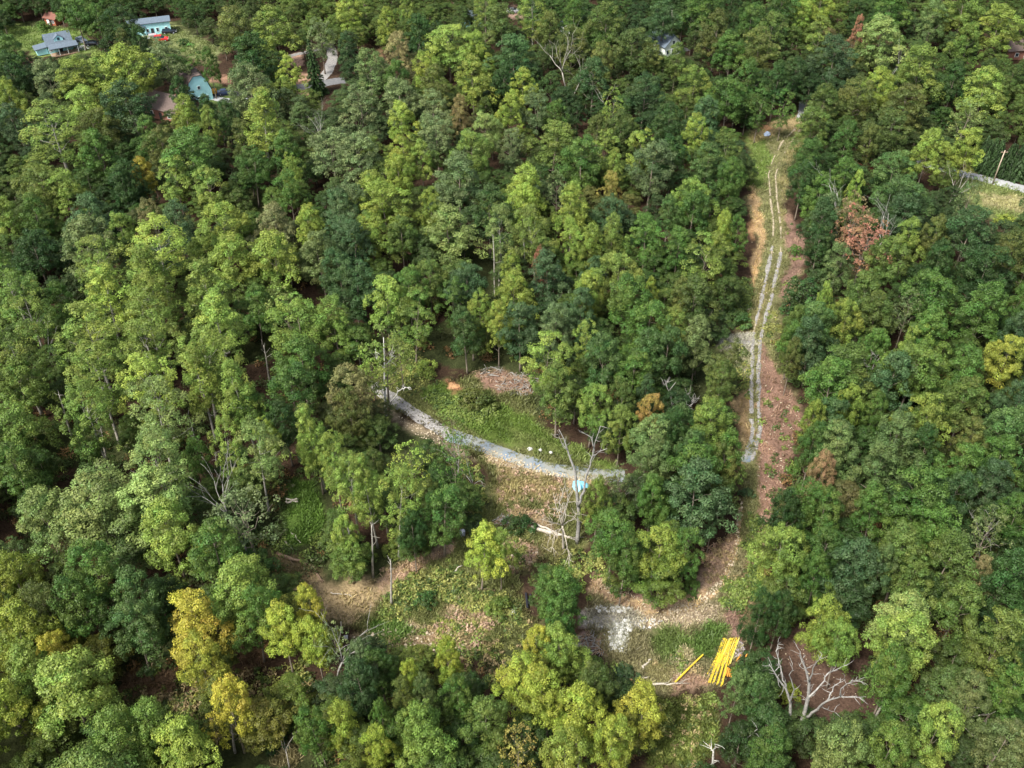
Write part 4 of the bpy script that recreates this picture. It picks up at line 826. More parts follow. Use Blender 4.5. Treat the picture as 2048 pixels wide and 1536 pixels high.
stones('gravel', 'tan stones scattered along the tracks and the clearing', [('1478,1000 1486,1000 1478,1095 1450,1175 1400,1215 1330,1232 1330,1222 1400,1200 1440,1160 1470,1090', 260, .12, .4), ('955,892 1040,920 1120,948 1180,958 1160,966 1060,946 980,925', 330, .12, .35),
 ('820,1250 960,1280 900,1305 740,1290 700,1275', 170, .12, .5), ('1015,1090 1090,1100 1060,1135 1020,1140', 90, .12, .4), ('1290,1225 1440,1205 1440,1240 1300,1260', 170, .12, .35), ('1352,1300 1378,1300 1372,1340 1345,1370', 60, .12, .35), ('1510,690 1555,750 1605,830 1570,960 1520,1070 1512,900', 160, .1, .3),
 ('1500,300 1600,250 1560,420 1560,650 1500,650', 160, .1, .28), ('790,830 900,880 880,905 800,850', 90, .12, .35), ('1195,1155 1300,1205 1290,1215 1200,1180', 90, .12, .3), ('1560,1300 1640,1290 1720,1400 1630,1450', 40, .08, .2), ('910,1215 980,1205 990,1225 900,1240', 50, .1, .35)], M['tan_stone'], 3)
def boulder(label, a, b, s, seed):
    r = np.random.RandomState(seed); import bmesh
    bm = bmesh.new(); bmesh.ops.create_icosphere(bm, subdivisions=2, radius=.5)
    for v in bm.verts: v.co *= 1+.18*sin(v.co.x*7+seed)*cos(v.co.y*6)+.08*r.normal(); v.co.z *= .65
    me = bpy.data.meshes.new('boulder'); bm.to_mesh(me); bm.free(); me.materials.append(M['white_stone']); o = bpy.data.objects.new('boulder', me); COL.objects.link(o); x, y, z = gp(a, b); o.location = (x, y, z+.15*s); o.scale = (s, s*.8, s); o.rotation_euler = (0, 0, seed); tag(o, label, 'boulder')
for i, (a, b, s, l) in enumerate(((1060, 899, .9, 'leftmost of three white boulders on the green above the pale road'), (1080, 902, .9, 'middle of three white boulders on the green above the pale road'), (1102, 906, .8, 'rightmost of three white boulders on the green above the pale road'),
    (1026, 1226, 1.0, 'pale boulder lying left of the black pipes'), (866, 900, .9, 'white boulder on the slope below the grey gravel road'), (849, 895, .8, 'flatter white boulder left of the one on the slope'), (1147, 1134, .6, 'small white boulder in the weeds below the fallen logs'), (1060, 1195, .0, ''),
    (692, 1276, .9, 'pale boulder at the bottom left of the stony slope'), (928, 1003, .6, 'pale tan boulder in the weeds right of the bare stems'))):
    if l: boulder(l, a, b, s, i)

# ------------------------------------------------------------------ yellow and black pipes, tarps, drum
M['yellow'] = mat('yellow plastic pipe', (.58, .42, .04), .5, 0, 2, .14, spec=.4); M['yellow2'] = mat('faded yellow plastic pipe', (.58, .50, .13), .5, 0, 2, .14, spec=.4); M['orange'] = mat('orange plastic pipe', (.60, .28, .05), .45, 0, 2, .1, spec=.5); M['black'] = mat('black plastic pipe', (.015, .015, .022), .35, 0, 2, .2, spec=.5)
def pipe(a, b, r, m, label, lift=0, group='yellow pipes lying in the stack', name='pipe', length=None):
    A, B = np.array(gp(*a)), np.array(gp(*b)); d = B-A; L_ = length or np.linalg.norm(d); mb = MB(); n = 12; dn = d/np.linalg.norm(d)
    u = np.cross(dn, [0, 0, 1]); u /= np.linalg.norm(u); w = np.cross(u, dn); V = []
    mid = (A+B)/2+np.array([0, 0, r+.12+lift])
    for s in (-1, 1):
        for rr in (r, r*.86):
            for j in range(n): th = 2*pi*j/n; V.append(dn*s*L_/2+(u*cos(th)+w*sin(th))*rr)
    F = []
    for j in range(n):
        k = (j+1) % n; F += [(j, k, 2*n+k, 2*n+j), (n+j, 3*n+j, 3*n+k, n+k), (j, n+j, n+k, k), (2*n+j, 2*n+k, 3*n+k, 3*n+j)]
    mb.add(V, F); o = mb.build(name, M[m], smooth=False); o.location = tuple(mid); return tag(o, label, 'pipe', group)
r_ = np.random.RandomState(9)
LU = 'yellow pipe among those lying side by side in the upper bundle'; LL = 'yellow pipe among those splayed in the lower bundle'
for i in range(13):
    for lay in range(2 if i % 13 > 1 else 1):
        u = i/12*29+lay*1.1+r_.normal()*.4; ax, ay = 1446+u, 1279+u*.12+r_.normal()*3.; bx, by = 1419+u*1.12+6, 1342-u*.3-3+r_.normal()*2; f = 1.0
        pipe((ax+lay*1.2, ay), (bx, by), .088, 'yellow2' if (i*3+len(bpy.data.objects)) % 4 == 0 else 'yellow', f'{ords[i]} yellow pipe from the left in the {"top" if lay else "bottom"} layer of the upper bundle', lay*.19)
for i in range(12):
    u = i/11; st = r_.rand()*6; ax, ay = 1437+u*18, 1306+u*14+st; bx, by = 1414+u*30, 1348+u*6+st+(16 if i % 3 else 2)
    pipe((ax, ay), (bx, by), .088, 'yellow2' if (i*3+len(bpy.data.objects)) % 4 == 0 else 'yellow', f'{ords[i]} yellow pipe from the left among those splayed in the lower bundle', (i % 3)*.13)
for i in range(5): pipe((1452+i*3, 1338+i*1.5), (1446+i*4, 1354+i), .1, 'orange', f'{ords[i]} short orange pipe from the left at the foot of the lower bundle', .2+.1*(i % 2), 'orange pipes lying at the foot of the stack')
pipe((1376, 1342), (1349, 1369), .14, 'yellow', 'long single yellow pipe lying apart, lower of the two end to end', .3, group=None); pipe((1405, 1314), (1376, 1342), .12, 'yellow', 'slimmer single yellow pipe reaching up to the green patch', .35, group=None)
pipe((1481, 1311), (1472, 1324), .12, 'orange', 'short orange pipe right of the stack below the grey stones', group=None); pipe((1494, 1309), (1490, 1318), .1, 'orange', 'shortest orange pipe at the far right of the stack', group=None)
pipe((1052, 1190), (1055, 1220), .17, 'black', 'left of two black pipes lying in the weeds left of the dark tree', .15, None); pipe((1061, 1192), (1058, 1212), .16, 'black', 'right, shorter of two black pipes in the weeds', .1, None)
M['tarp'] = mat('light blue tarpaulin', (.22, .58, .80), .5, 0, 2, .1, spec=.5); M['tarp2'] = mat('pale blue tarpaulin', (.45, .55, .72), .5, 0, 2, .1, spec=.5)
def tarp(label, outline, h, m, seed):
    poly = P(outline); mb = MB(); W_ = np.array([gp(*q)[:2] for q in poly]); c = W_.mean(0); rings = 6; n = len(W_); r = np.random.RandomState(seed); V = []; base = gp(*poly.mean(0))
    for k in range(rings+1):
        t = k/rings
        for i in range(n):
            x, y = c+(W_[i]-c)*t; bump_ = h*(1-t**2)*(.75+.5*vn(x, y+seed, .7))+.12*vn(x*1.0, y, .35); V.append((x, y, gh(x, y)+.1+bump_))
    F = [(k*n+i, k*n+(i+1) % n, (k+1)*n+(i+1) % n, (k+1)*n+i) for k in range(rings) for i in range(n)]
    mb.add(V, F); o = mb.build('tarpaulin', M[m], smooth=False, loc=base); sm = o.modifiers.new('thickness', 'SOLIDIFY'); sm.thickness = .02; return tag(o, label, 'tarpaulin')
tarp('crumpled bright blue tarpaulin on the bank below the pale road', '1146,964 1151,961 1156,964 1164,963 1172,966 1178,970 1177,978 1166,977 1161,987 1154,986 1148,982 1145,975', .8, 'tarp', 1)
tarp('small pale blue tarpaulin beside the orange dirt heap at the track head', '1527,269 1533,264 1540,266 1541,271 1534,274 1528,273', .6, 'tarp2', 2)
M['orange_soil'] = mat('orange soil', (.42, .24, .12), .95, .8, 3, .3)
def heap(label, c, w, h, seed, m='orange_soil'):
    x0, y0, z0 = gp(*c); mb = MB(); V = [(0, 0, h)]; n = 16
    for k in range(1, 6):
        for j in range(n): th = 2*pi*j/n; t = k/5; q = w*t*(1+.25*sin(3*th+seed)); V.append((cos(th)*q, sin(th)*q*.8, h*(1-t)**1.2+.1*math.sin(j*5.1+k*3)-(.1 if k == 5 else 0)))
    F = [(0, 1+j, 1+(j+1) % n) for j in range(n)]+[(1+k*n+j, 1+(k+1)*n+j, 1+(k+1)*n+(j+1) % n, 1+k*n+(j+1) % n) for k in range(4) for j in range(n)]
    mb.add(V, F); o = mb.build('dirt_heap', M[m], smooth=True); o.location = (x0, y0, z0+.05); return tag(o, label, 'dirt heap')
heap('bright orange dirt heap at the upper wood edge of the track', (1532, 257), 1.6, 1.0, 1); heap('small orange soil mound on the weedy edge below the sycamore', (905, 772), 1.2, .5, 2)
M['drum'] = mat('grey plastic drum', (.38, .40, .47), .6, 0, 2, .1)
mb = MB(); n = 14; prof = [(0, -.1), (.42, -.1), (.45, .1), (.43, .3), (.46, .5), (.43, .75), (.45, .95), (.40, 1.02), (0, 1.0)]; V = []
for rr, zz in prof: V += [(rr*cos(2*pi*j/n), rr*sin(2*pi*j/n), zz) for j in range(n)]
mb.add(V, [(k*n+j, k*n+(j+1) % n, (k+1)*n+(j+1) % n, (k+1)*n+j) for k in range(len(prof)-1) for j in range(n)]); o = mb.build('drum', M['drum'], smooth=True); o.location = gp(925, 1070); tag(o, 'grey drum standing among weeds above the golden tree', 'drum')
# utility pole
mb = MB(); base = gp(1985, 368); mb.tube([(0, 0, -.5), (0.1, 0, 5), (.25, 0, 9.0)], [.17, .15, .12], 8); root = empty('utility_pole', base); tag(root, 'leaning wooden utility pole beside the pale road on the right', 'utility pole')
mb.build('pole', mat('pole wood', (.42, .34, .26), .8, .2, 6, .2), root, smooth=True); mb = MB(); mb.box((.24, 0, 8.5), (1.6, .12, .14)); mb.build('crossarm', M['brown_log'], root)
mb = MB(); [mb.tube([(x, 0, 8.57), (x, 0, 8.75)], .05, 6) for x in (-.4, .24, .85)]; mb.build('insulators', M['grey_stone'], root)

# ------------------------------------------------------------------ houses
M['skylit_white'] = mat('pale aqua siding', (.46, .84, .88), .7, 0, 1, .05); M['whitewall'] = mat('white siding', (.72, .78, .72), .7, 0, 1, .05); M['redwall'] = mat('red brown boards', (.33, .10, .055), .8, 0, 2, .15); M['brick'] = mat('brown brick', (.25, .12, .09), .9, .1, 4, .25)  # blue siding: white walls with the sky's cast put into the colour
M['greyroof'] = mat('grey shingles', (.10, .13, .165), .9, .2, 2.5, .15); M['brownroof'] = mat('brown shingles', (.12, .09, .08), .9, .2, 2.5, .18); M['redroof'] = mat('rust brown roof', (.17, .075, .055), .85, .2, 2, .2)
M['glass'] = mat('dark window glass', (.03, .05, .07), .15, 0, 1, .1, spec=.6); M['trim'] = mat('white trim', (.75, .78, .76), .6, 0, 1, .04); M['dark'] = mat('dark opening', (.03, .03, .03), .8)
def house(name, label, base_px, L_, D_, Hh, pitch, rz, wall, roof, wins, doors=(), cat='house', gambrel=False, extras=None, chim=None, over=.4):
    x, y, z = gp(*base_px); root = empty(name, (x, y, z-.1), rz); tag(root, label, cat)
    mb = MB(); l, d = L_/2, D_/2; hr = d*tan(pitch)
    if gambrel: prof = [(-d, Hh), (-d*.72, Hh+hr*1.15), (-d*.3, Hh+hr*1.75), (d*.3, Hh+hr*1.75), (d*.72, Hh+hr*1.15), (d, Hh)]
    else: prof = [(-d, Hh), (0, Hh+hr), (d, Hh)]
    ring = [(-d, 0)]+prof+[(d, 0)]; n = len(ring)
    V = [(-l, a, b) for a, b in ring]+[(l, a, b) for a, b in ring]
    F = [tuple(range(n)), tuple(range(2*n-1, n-1, -1))]+[(i, n+i, n+(i+1) % n, (i+1) % n) for i in range(n)]
    mb.add(V, F); mb.build('wall', M[wall], root)
    # roof shell, 12 cm proud of the walls
    pr = [(a*(1+over/d if abs(a) > .1 else 1), b-(over*tan(pitch) if abs(abs(a)-d) < .01 else 0)) for a, b in prof]; mb = MB(); th = .14
    V = []
    for xx in (-l-over, l+over):
        V += [(xx, a, b+.03) for a, b in pr]+[(xx, a, b+.03+th) for a, b in pr]
    k = len(pr); F = []
    for i in range(k-1):
        F += [(i, i+1, 2*k+i+1, 2*k+i), (k+i, 3*k+i, 3*k+i+1, k+i+1), (i, k+i, k+i+1, i+1), (2*k+i, 2*k+i+1, 3*k+i+1, 3*k+i)]
    F += [(0, 2*k, 3*k, k), (k-1, 2*k-1, 4*k-1, 3*k-1)]
    mb.add(V, F); rf = mb.build('roof', M[roof], root)
    if chim: mb = MB(); mb.box((chim[0], chim[1], Hh+hr+.5), (.7, .7, 1.9)); c = mb.build('chimney', M['brick'], rf)
    for (side, u, zc, w, h) in wins:
        f = MB(); g_ = MB()
        if side in 'fb': s = -1 if side == 'f' else 1; c = (u, s*(d+.03), zc); fd, gd = (w+.24, .1, h+.24), (w, .12, h)
        else: s = -1 if side == 'l' else 1; c = (s*(l+.03), u, zc); fd, gd = (.1, w+.24, h+.24), (.12, w, h)
        f.box(c, fd); fo = f.build('window', M['trim'], root); g_.box(c, gd); g_.build('pane', M['glass'], fo)
    for (side, u, w, h, mm) in doors:
        f = MB()
        if side in 'fb': s = -1 if side == 'f' else 1; f.box((u, s*(d+.05), h/2+.15), (w, .12, h))
        else: s = -1 if side == 'l' else 1; f.box((s*(l+.05), u, h/2+.15), (.12, w, h))
        f.build('door', M[mm], root)
    if extras: extras(root)
    return root
def ex_cape(root):
    # dormer, side wing and deep front porch
    mb = MB(); V = [(-1.2, -2.3, 3.0), (1.4, -2.3, 3.0), (1.4, -2.3, 4.1), (.1, -2.3, 5.0), (-1.2, -2.3, 4.1), (-1.2, .3, 3.0), (1.4, .3, 3.0), (1.4, .3, 4.1), (.1, .3, 5.0), (-1.2, .3, 4.1)]
    mb.add(V, [(0, 1, 2, 3, 4), (5, 9, 8, 7, 6), (0, 4, 9, 5), (1, 6, 7, 2)]); dm = mb.build('dormer', M['skylit_white'], root)
    mb = MB(); mb.add([(-1.45, -2.45, 4.0), (.1, -2.45, 5.12), (1.65, -2.45, 4.0), (-1.45, .4, 4.0), (.1, .4, 5.12), (1.65, .4, 4.0)], [(0, 1, 4, 3), (1, 2, 5, 4)]); o = mb.build('dormer_roof', M['greyroof'], dm); o.modifiers.new('t', 'SOLIDIFY').thickness = .1
    mb = MB(); mb.box((.1, -2.33, 3.9), (.8, .06, .8)); mb.build('dormer_window', M['glass'], dm)
    mb = MB(); mb.box((.6, -5, 2.75), (8.4, 3.2, .16), tilt=(.14, 0, 0)); mb.build('porch_roof', M['greyroof'], root)
    mb = MB(); [mb.box((x, -6.3, 1.3), (.16, .16, 2.6)) for x in (-3.4, -1, 1.5, 4.5)]; mb.build('porch_posts', M['trim'], root)
    mb = MB(); mb.box((.6, -5, .2), (8.2, 3, .3)); mb.build('porch_deck', M['brown_log'], root)
    mb = MB(); mb.box((-5.4, -.6, .9), (3.2, 3.6, 1.8)); w = mb.build('side_wing', M['skylit_white'], root)
    mb = MB(); mb.box((-5.6, -.6, 1.98), (3.9, 4.4, .16), tilt=(.0, -.1, 0)); mb.build('wing_roof', M['greyroof'], w)
house('house', 'sky-tinted white house with a grey roof, dormer and dark front porch at upper left', (120, 97), 7.2, 5.8, 2.6, radians(40), radians(30), 'skylit_white', 'greyroof', [('f', -3.0, 1.5, .8, 1.1), ('f', 2.8, 1.5, .8, 1.1), ('l', 0, 4.2, .8, 1.0), ('r', 0, 4.2, .8, 1.0)], [('f', 0, .9, 2.0, 'dark')], extras=ex_cape)
def ex_mob(root):
    mb = MB(); V = [(-4.6, -2.75, 0), (-1.4, -2.75, 0), (-1.4, -2.75, 2.9), (-3., -2.75, 3.7), (-4.6, -2.75, 2.9), (-4.6, -1, 0), (-1.4, -1, 0), (-1.4, -1, 2.9), (-3, -1, 3.7), (-4.6, -1, 2.9)]
    mb.add(V, [(0, 1, 2, 3, 4), (0, 4, 9, 5), (1, 6, 7, 2), (5, 9, 8, 7, 6)]); b = mb.build('front_gable', M['skylit_white'], root)
    mb = MB(); mb.add([(-4.9, -3, 2.8), (-3, -3, 3.8), (-1.1, -3, 2.8), (-4.9, 0, 2.8), (-3, 0, 3.8), (-1.1, 0, 2.8)], [(0, 1, 4, 3), (1, 2, 5, 4)]); o = mb.build('gable_roof', M['greyroof'], b); o.modifiers.new('t', 'SOLIDIFY').thickness = .1
    mb = MB(); mb.box((.3, -3.4, .35), (2.4, 1.8, .7)); mb.build('front_step', M['grey_stone'], root)
house('house', 'long low sky-tinted white house with a grey roof on the lawn at the upper left', (302, 65), 12.5, 4.4, 3.9, radians(20), radians(19), 'skylit_white', 'greyroof', [('f', -5.4, 1.6, .7, .9), ('f', 2.2, 1.6, .7, 1.0), ('f', 4.9, 1.6, .7, 1.0), ('f', -.8, 1.6, .6, .9), ('l', 0, 1.6, .8, 1)], [('f', .6, .9, 2.0, 'dark')], extras=ex_mob)
house('shed', 'small red brown shed with white door at the top left wood edge', (111, 46), 4.6, 4, 2.3, radians(30), radians(-25), 'redwall', 'redroof', [('f', 1.4, 1.3, .6, .7)], [('f', -.8, 1.0, 1.9, 'trim'), ('f', .4, .8, 1.8, 'dark')], cat='shed')
house('barn', 'sky-tinted white barn shaped garage with a curved brown roof', (394, 193), 8, 6.8, 2.9, radians(38), radians(-58), 'skylit_white', 'brownroof', [('r', -1.8, 1.3, .5, .5), ('r', -.6, 1.3, .5, .5), ('r', .6, 1.3, .5, .5), ('r', 1.8, 1.3, .5, .5), ('r', 0, 4.2, .6, .8)], [], gambrel=True, cat='garage', over=.25)
house('house', 'brown roofed house mostly hidden by trees below the barrel roof garage', (345, 226), 12, 9, 3.0, radians(30), radians(-25), 'brick', 'brownroof', [('f', -3, 1.6, 1, 1.1), ('f', 3, 1.6, 1, 1.1)], [('f', 0, .9, 2, 'dark')], chim=(2, 1))
house('house', 'white gabled house with a grey roof and brick chimney at the top', (1328, 102), 8.5, 6.2, 3.4, radians(44), radians(-60), 'whitewall', 'greyroof', [('r', -2, 1.5, .9, 1.3), ('r', 0, 1.5, .9, 1.3), ('r', 2, 1.5, .9, 1.3), ('r', 0, 4.2, .8, 1.0), ('f', -2, 1.6, .9, 1.2)], [], chim=(-2, 0))
house('house', 'grey brown roofed house peeking out at the right edge of the top', (2034, 108), 12, 8, 3, radians(28), radians(10), 'brick', 'brownroof', [('f', -3, 1.6, 1, 1)], [('f', 0, .9, 2, 'trim')])
house('house', 'sky-tinted white house glimpsed through the trees near the top middle', (942, 48), 7, 6, 3.2, radians(30), radians(8), 'skylit_white', 'greyroof', [('f', -1.6, 1.6, .8, 1), ('f', 1.6, 1.6, .8, 1)], [('f', 0, .9, 2, 'dark')])
house('shed', 'small white shed gable just showing above the top middle trees', (1130, 62), 4, 3.6, 2.4, radians(36), radians(80), 'whitewall', 'greyroof', [], [('l', 0, 1, 1.9, 'trim')], cat='shed')
# cars
M['rubber'] = mat('tyre rubber', (.02, .02, .02), .8)
def paint(n, c): m = mat(n, c, .3, 0, 1, .03, spec=.6); return m
def car(name, label, px, rz, col, suv=True):
    x, y, z = gp(*px); root = empty(name, (x, y, z+.12), rz); tag(root, label, 'car', None); h = 1.7 if suv else 1.42
    sec = [(-2.25, .45, .95, .78), (-2.1, .3, 1.0, .88), (-1.2, .25, 1.05, .92), (0, .25, 1.02, .93), (1.2, .25, .98, .92), (2.0, .28, .88, .86), (2.28, .4, .72, .72)]; V = []
    for xx, zb, zt, hw in sec: V += [(xx, -hw, zb), (xx, hw, zb), (xx, hw, zt*.8), (xx, hw*.9, zt), (xx, -hw*.9, zt), (xx, -hw, zt*.8)]
    k = len(sec); F = [(i*6+j, i*6+(j+1) % 6, (i+1)*6+(j+1) % 6, (i+1)*6+j) for i in range(k-1) for j in range(6)]+[tuple(range(6))[::-1], tuple(range(6*k-6, 6*k))]
    mb = MB(); mb.add(V, F); mb.build('body', paint('car paint', col), root)
    b0, b1, t0, t1 = (-2.15 if suv else -1.75), 1.05, (-1.85 if suv else -1.1), .25; mb = MB()
    mb.add([(b0, -.82, 1.0), (b1, -.82, .97), (b1, .82, .97), (b0, .82, 1.0), (t0, -.66, h-.07), (t1, -.66, h-.07), (t1, .66, h-.07), (t0, .66, h-.07)], [(0, 1, 5, 4), (1, 2, 6, 5), (2, 3, 7, 6), (3, 0, 4, 7), (4, 5, 6, 7)]); mb.build('windows', M['glass'], root)
    mb = MB(); mb.box(((t0+t1)/2, 0, h-.03), (t1-t0+.06, 1.36, .07)); mb.build('roof', paint('car paint', col), root)
    for sx_ in (-1.4, 1.4):
        for sy_ in (-.86, .86):
            mb = MB(); mb.tube([(sx_, sy_-.11, .33), (sx_, sy_+.11, .33)], .34, 14); w = mb.build('wheel', M['rubber'], root); mb = MB(); mb.tube([(sx_, sy_-.125, .33), (sx_, sy_+.125, .33)], .19, 10); mb.build('rim', M['drum'], w)
    for sy_ in (-.62, .62): mb = MB(); mb.box((2.22, sy_, .66), (.16, .34, .16)); mb.build('headlight', M['trim'], root)
car('parked_car', 'black car parked at the right end of the long pale house', (339, 67), radians(12), (.012, .014, .02)); car('parked_car', 'red car parked on the lawn in front of the long pale house', (323, 82), radians(8), (.55, .02, .02))
car('parked_car', 'dark grey car parked on the dirt right of the sky-tinted white house', (164, 84), radians(-40), (.10, .12, .15), False); car('parked_car', 'black car half hidden under trees right of the sky-tinted white house', (187, 91), radians(10), (.015, .015, .02), False)
car('parked_car', 'dark blue car parked right of the barrel roofed garage', (451, 189), radians(15), (.02, .04, .12), False); car('parked_car', 'white car at the top edge clearing', (1026, 25), radians(0), (.7, .72, .75), False)
car('parked_car', 'dark car in the shade beside the asphalt driveway', (563, 174), radians(5), (.03, .02, .03), False)
M['amber'] = mat('amber yellow tarpaulin', (.75, .38, .04), .6)
def covered(label, px, m, s, name='covered_trailer', cat='trailer'):
    x, y, z = gp(*px); root = empty(name, (x, y, z+.1), .3); tag(root, label, cat); mb = MB(); mb.box((0, 0, .9*s), (2.0*s, 1.3*s, 1.1*s)); o = mb.build('box', M[m], root); bv = o.modifiers.new('b', 'BEVEL'); bv.width = .2; bv.segments = 2
    for sy_ in (-.7, .7): mb = MB(); mb.tube([(0, sy_*s-.08, .3), (0, sy_*s+.08, .3)], .3, 10); mb.build('wheel', M['rubber'], root)
    mb = MB(); mb.tube([(1*s, 0, .4), (1.9*s, 0, .35)], .05, 6); mb.build('drawbar', M['dark'], root)
covered('small amber trailer beside the sky-tinted white barn shaped garage', (427, 190), 'amber', 1.1); covered('white covered trailer at the head of the track by the road', (1618, 236), 'trim', .9)

# ------------------------------------------------------------------ grass and weeds
def scatter(name, label, polys, n, hgt, wid, seed, dark=1.0, lift=1.25, blades=4, green=0.0):
    r = np.random.RandomState(seed); PX = []; PY = []
    area = [abs(np.sum(p[:, 0]*np.roll(p[:, 1], 1)-p[:, 1]*np.roll(p[:, 0], 1)))/2*(1 if p[:, 1].mean() > 300 else 3.0) for p in polys]
    for poly, a in zip(polys, area):
        m_ = int(n*a/sum(area)); x0, y0 = poly.min(0); x1, y1 = poly.max(0); got = 0
        while got < m_:
            a_ = r.uniform(x0, x1, m_*2); b_ = r.uniform(y0, y1, m_*2); k = inpoly(a_, b_, poly); a_, b_ = a_[k], b_[k]; PX.append(a_[:m_-got]); PY.append(b_[:m_-got]); got += len(PX[-1])
    px = np.concatenate(PX); py = np.concatenate(PY); a, b, c = (px-1024)/FPX, cp+sp*(768-py)/FPX, -sp+cp*(768-py)/FPX; t = -CH/c; x, y = a*t, b*t; h = gh(x, y); t = (h-CH)/c; x, y = a*t, b*t
    col = ground_color(px, py, x, y)
    for pl in TRK: col[pldist(px, py, pl) < 3.2] = -1
    g_ = (col[:, 1] > col[:, 0]*.80) & (col[:, 0] >= 0) | ((r.rand(len(px)) < .16) & (col[:, 0] > 0)); dens = vn(x, y, 3.5) > .12
    k = g_ & dens; x, y, col = x[k], y[k], col[k]; n = len(x)
    m2 = n*blades; X2 = np.repeat(x, blades)+r.normal(size=m2)*wid*.8; Y2 = np.repeat(y, blades)+r.normal(size=m2)*wid*.8; C2 = np.repeat(col, blades, 0)*lift*(.7+.6*r.rand(m2))[:, None]
    C2[:, 1] *= 1.06+green; th = r.rand(m2)*6.28; H2 = hgt*(.5+r.rand(m2))*(.5+np.repeat(vn(x, y, 2.5), blades)); w = wid*(.35+.5*r.rand(m2)); Z2 = gh(X2, Y2)+(fbm(X2, Y2, 1.6)-.5)*.22
    bx, by = np.cos(th)*w*.5, np.sin(th)*w*.5; lx, ly = r.normal(size=m2)*H2*.6, r.normal(size=m2)*H2*.6
    Q = np.stack([np.stack([X2-bx, Y2-by, Z2-.03], 1), np.stack([X2+bx, Y2+by, Z2-.03], 1), np.stack([X2+bx*.5+lx, Y2+by*.5+ly, Z2+H2], 1), np.stack([X2-bx*.5+lx, Y2-by*.5+ly, Z2+H2*.9], 1)], 1)
    me = quadmesh(name, Q, np.clip(C2, .01, .9), M['grass']); o = bpy.data.objects.new(name, me); COL.objects.link(o); tag(o, label, kind='stuff'); return o
TRK = [P('1603,240 1565,283 1545,320 1537,350 1541,400 1547,450 1545,500 1531,560 1519,620 1507,665 1505,700 1503,760 1503,820 1506,870 1492,915'), P('1606,250 1585,280 1563,315 1551,350 1554,400 1562,450 1562,510 1548,570 1533,630 1520,680 1517,740 1518,830 1519,880 1502,922'),
       P('748,768 800,808 850,840 905,872 970,894 1050,922 1140,945 1250,953'), P('765,775 850,830 970,886 1050,914'), P('780,802 850,846 970,900 1050,929')]
scatter('grass', 'tufted green and straw coloured grass of the clearings', CLEAR[:8]+[CLEAR[16], CLEAR[9], CLEAR[8]], 46000, .38, .28, 1, lift=1.4)
def weeds(name, label, polys, n, size, seed, cols, tall=1.0, avoid=False):
    r = np.random.RandomState(seed); Q, A = [], []
    area = [abs(np.sum(p[:, 0]*np.roll(p[:, 1], 1)-p[:, 1]*np.roll(p[:, 0], 1)))/2 for p in polys]
    for poly, a in zip(polys, area):
        for _ in range(int(n*a/sum(area))):
            for _t in range(30):
                u, v = r.uniform(poly[:, 0].min(), poly[:, 0].max()), r.uniform(poly[:, 1].min(), poly[:, 1].max())
                if inpoly(np.array(u), np.array(v), poly) and not (avoid and any(bool(inpoly(np.array(u), np.array(v), c_)) for c_ in CLEAR)): break
            else: continue
            x, y, z = gp(u, v); s = size*(.5+r.rand())*(.6+.8*float(vn(x, y, 5))); q = puff_leaves(r, np.array([x, y, z+s*.3*tall]), s, .6*tall, int(38*(s/.8)**2)+8, .26, np.array([x, y, z]), .5, .8, .6, -.5, 1.6)
            c = np.array(cols[r.randint(len(cols))])*(.75+.5*r.rand()); A.append(c*(.7+.6*r.rand(len(q)))[:, None]); Q.append(q)
    me = quadmesh(name, np.concatenate(Q), np.concatenate(A), M['grass']); o = bpy.data.objects.new(name, me); COL.objects.link(o); tag(o, label, kind='stuff')
WG, WY, WD, WS, WR = (.16, .215, .05), (.26, .27, .08), (.07, .11, .03), (.32, .25, .13), (.20, .12, .05)
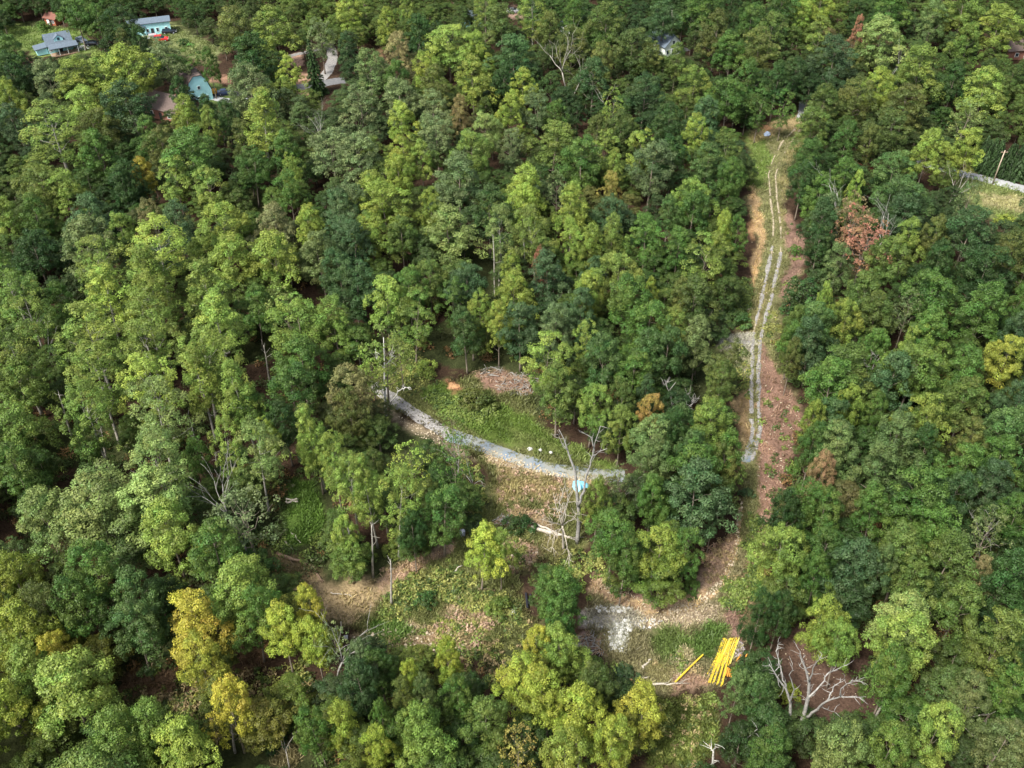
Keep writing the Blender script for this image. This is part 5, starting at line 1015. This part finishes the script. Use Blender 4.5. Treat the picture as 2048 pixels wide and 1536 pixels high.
weeds('weeds', 'leafy green weeds and brambles over the clearings', [P('800,1160 900,1120 960,1180 1040,1200 1050,1235 960,1225 880,1200 800,1240 760,1250 770,1200'), P('740,700 850,720 880,765 820,790 770,770'), P('860,900 960,930 980,1010 920,1060 870,1000'),
      P('1150,1100 1200,1110 1230,1180 1180,1150 1100,1170 1060,1160'), P('980,1050 1060,1060 1050,1140 1000,1120'), P('1090,1130 1160,1140 1180,1200 1120,1180'), P('1470,690 1500,700 1500,800 1450,790'), P('1540,600 1560,660 1545,690 1530,660')], 1100, .58, 1, [WG, WY, WY, WD])
weeds('weeds', 'mixed straw and green weeds on the bottom slopes', [P('880,1240 1060,1230 1080,1290 900,1330 780,1330 740,1290'), P('1290,1400 1430,1390 1440,1450 1410,1530 1300,1530'), P('820,1310 1060,1290 1060,1370 860,1420'), P('380,1350 620,1330 640,1430 520,1500 300,1450 250,1380'), P('1300,1330 1400,1345 1360,1300')], 900, .55, 2, [WY, WS, WG, WY, WS, WD, WG])
weeds('weeds', 'dark green weeds along the woods and the track edges', [P('1480,560 1500,560 1500,660 1450,660 1440,600'), P('1500,1020 1530,1040 1510,1110 1490,1100'), P('1505,1110 1540,1150 1520,1200 1480,1180'), P('840,775 880,790 1000,830 960,850 880,830'), P('1450,1160 1490,1170 1480,1230 1440,1210')], 520, .7, 3, [WD, WG, WG])
weeds('undergrowth', 'low dark undergrowth on the forest floor', [P('0,500 700,500 760,1000 600,1300 0,1450'), P('700,420 1460,420 1460,900 1100,860 1050,740 760,690'), P('1560,600 2048,500 2048,1536 1560,1500 1530,1150'), P('700,1330 1280,1330 1280,1530 640,1530')], 2600, 1.1, 4, [WD, WD, WG, WR, (.06, .07, .025)], 1.2, True)
weeds('weeds', 'sparse green weeds on the red brown strip beside the track', [P('1525,700 1560,750 1600,830 1570,960 1530,1060 1515,900'), P('1575,430 1600,470 1600,540 1565,600')], 42, .6, 6, [WD, WG])
# puddle-like splash of straw coloured dead stalks
weeds('dry_stalks', 'pinkish dry stalks and dead grass of the clearing', [P('1000,940 1120,960 1140,1030 1040,1040 990,1000'), P('1000,1090 1090,1100 1050,1150'), P('1400,1100 1470,1060 1450,1150 1410,1170'), P('760,1140 900,1095 820,1160'), P('1280,1180 1380,1180 1340,1205'), P('900,1230 1000,1230 960,1290 840,1285')], 420, .5, 5, [(.34, .24, .15), (.38, .26, .19), WS], 1.1)
print('objects', len(bpy.data.objects))
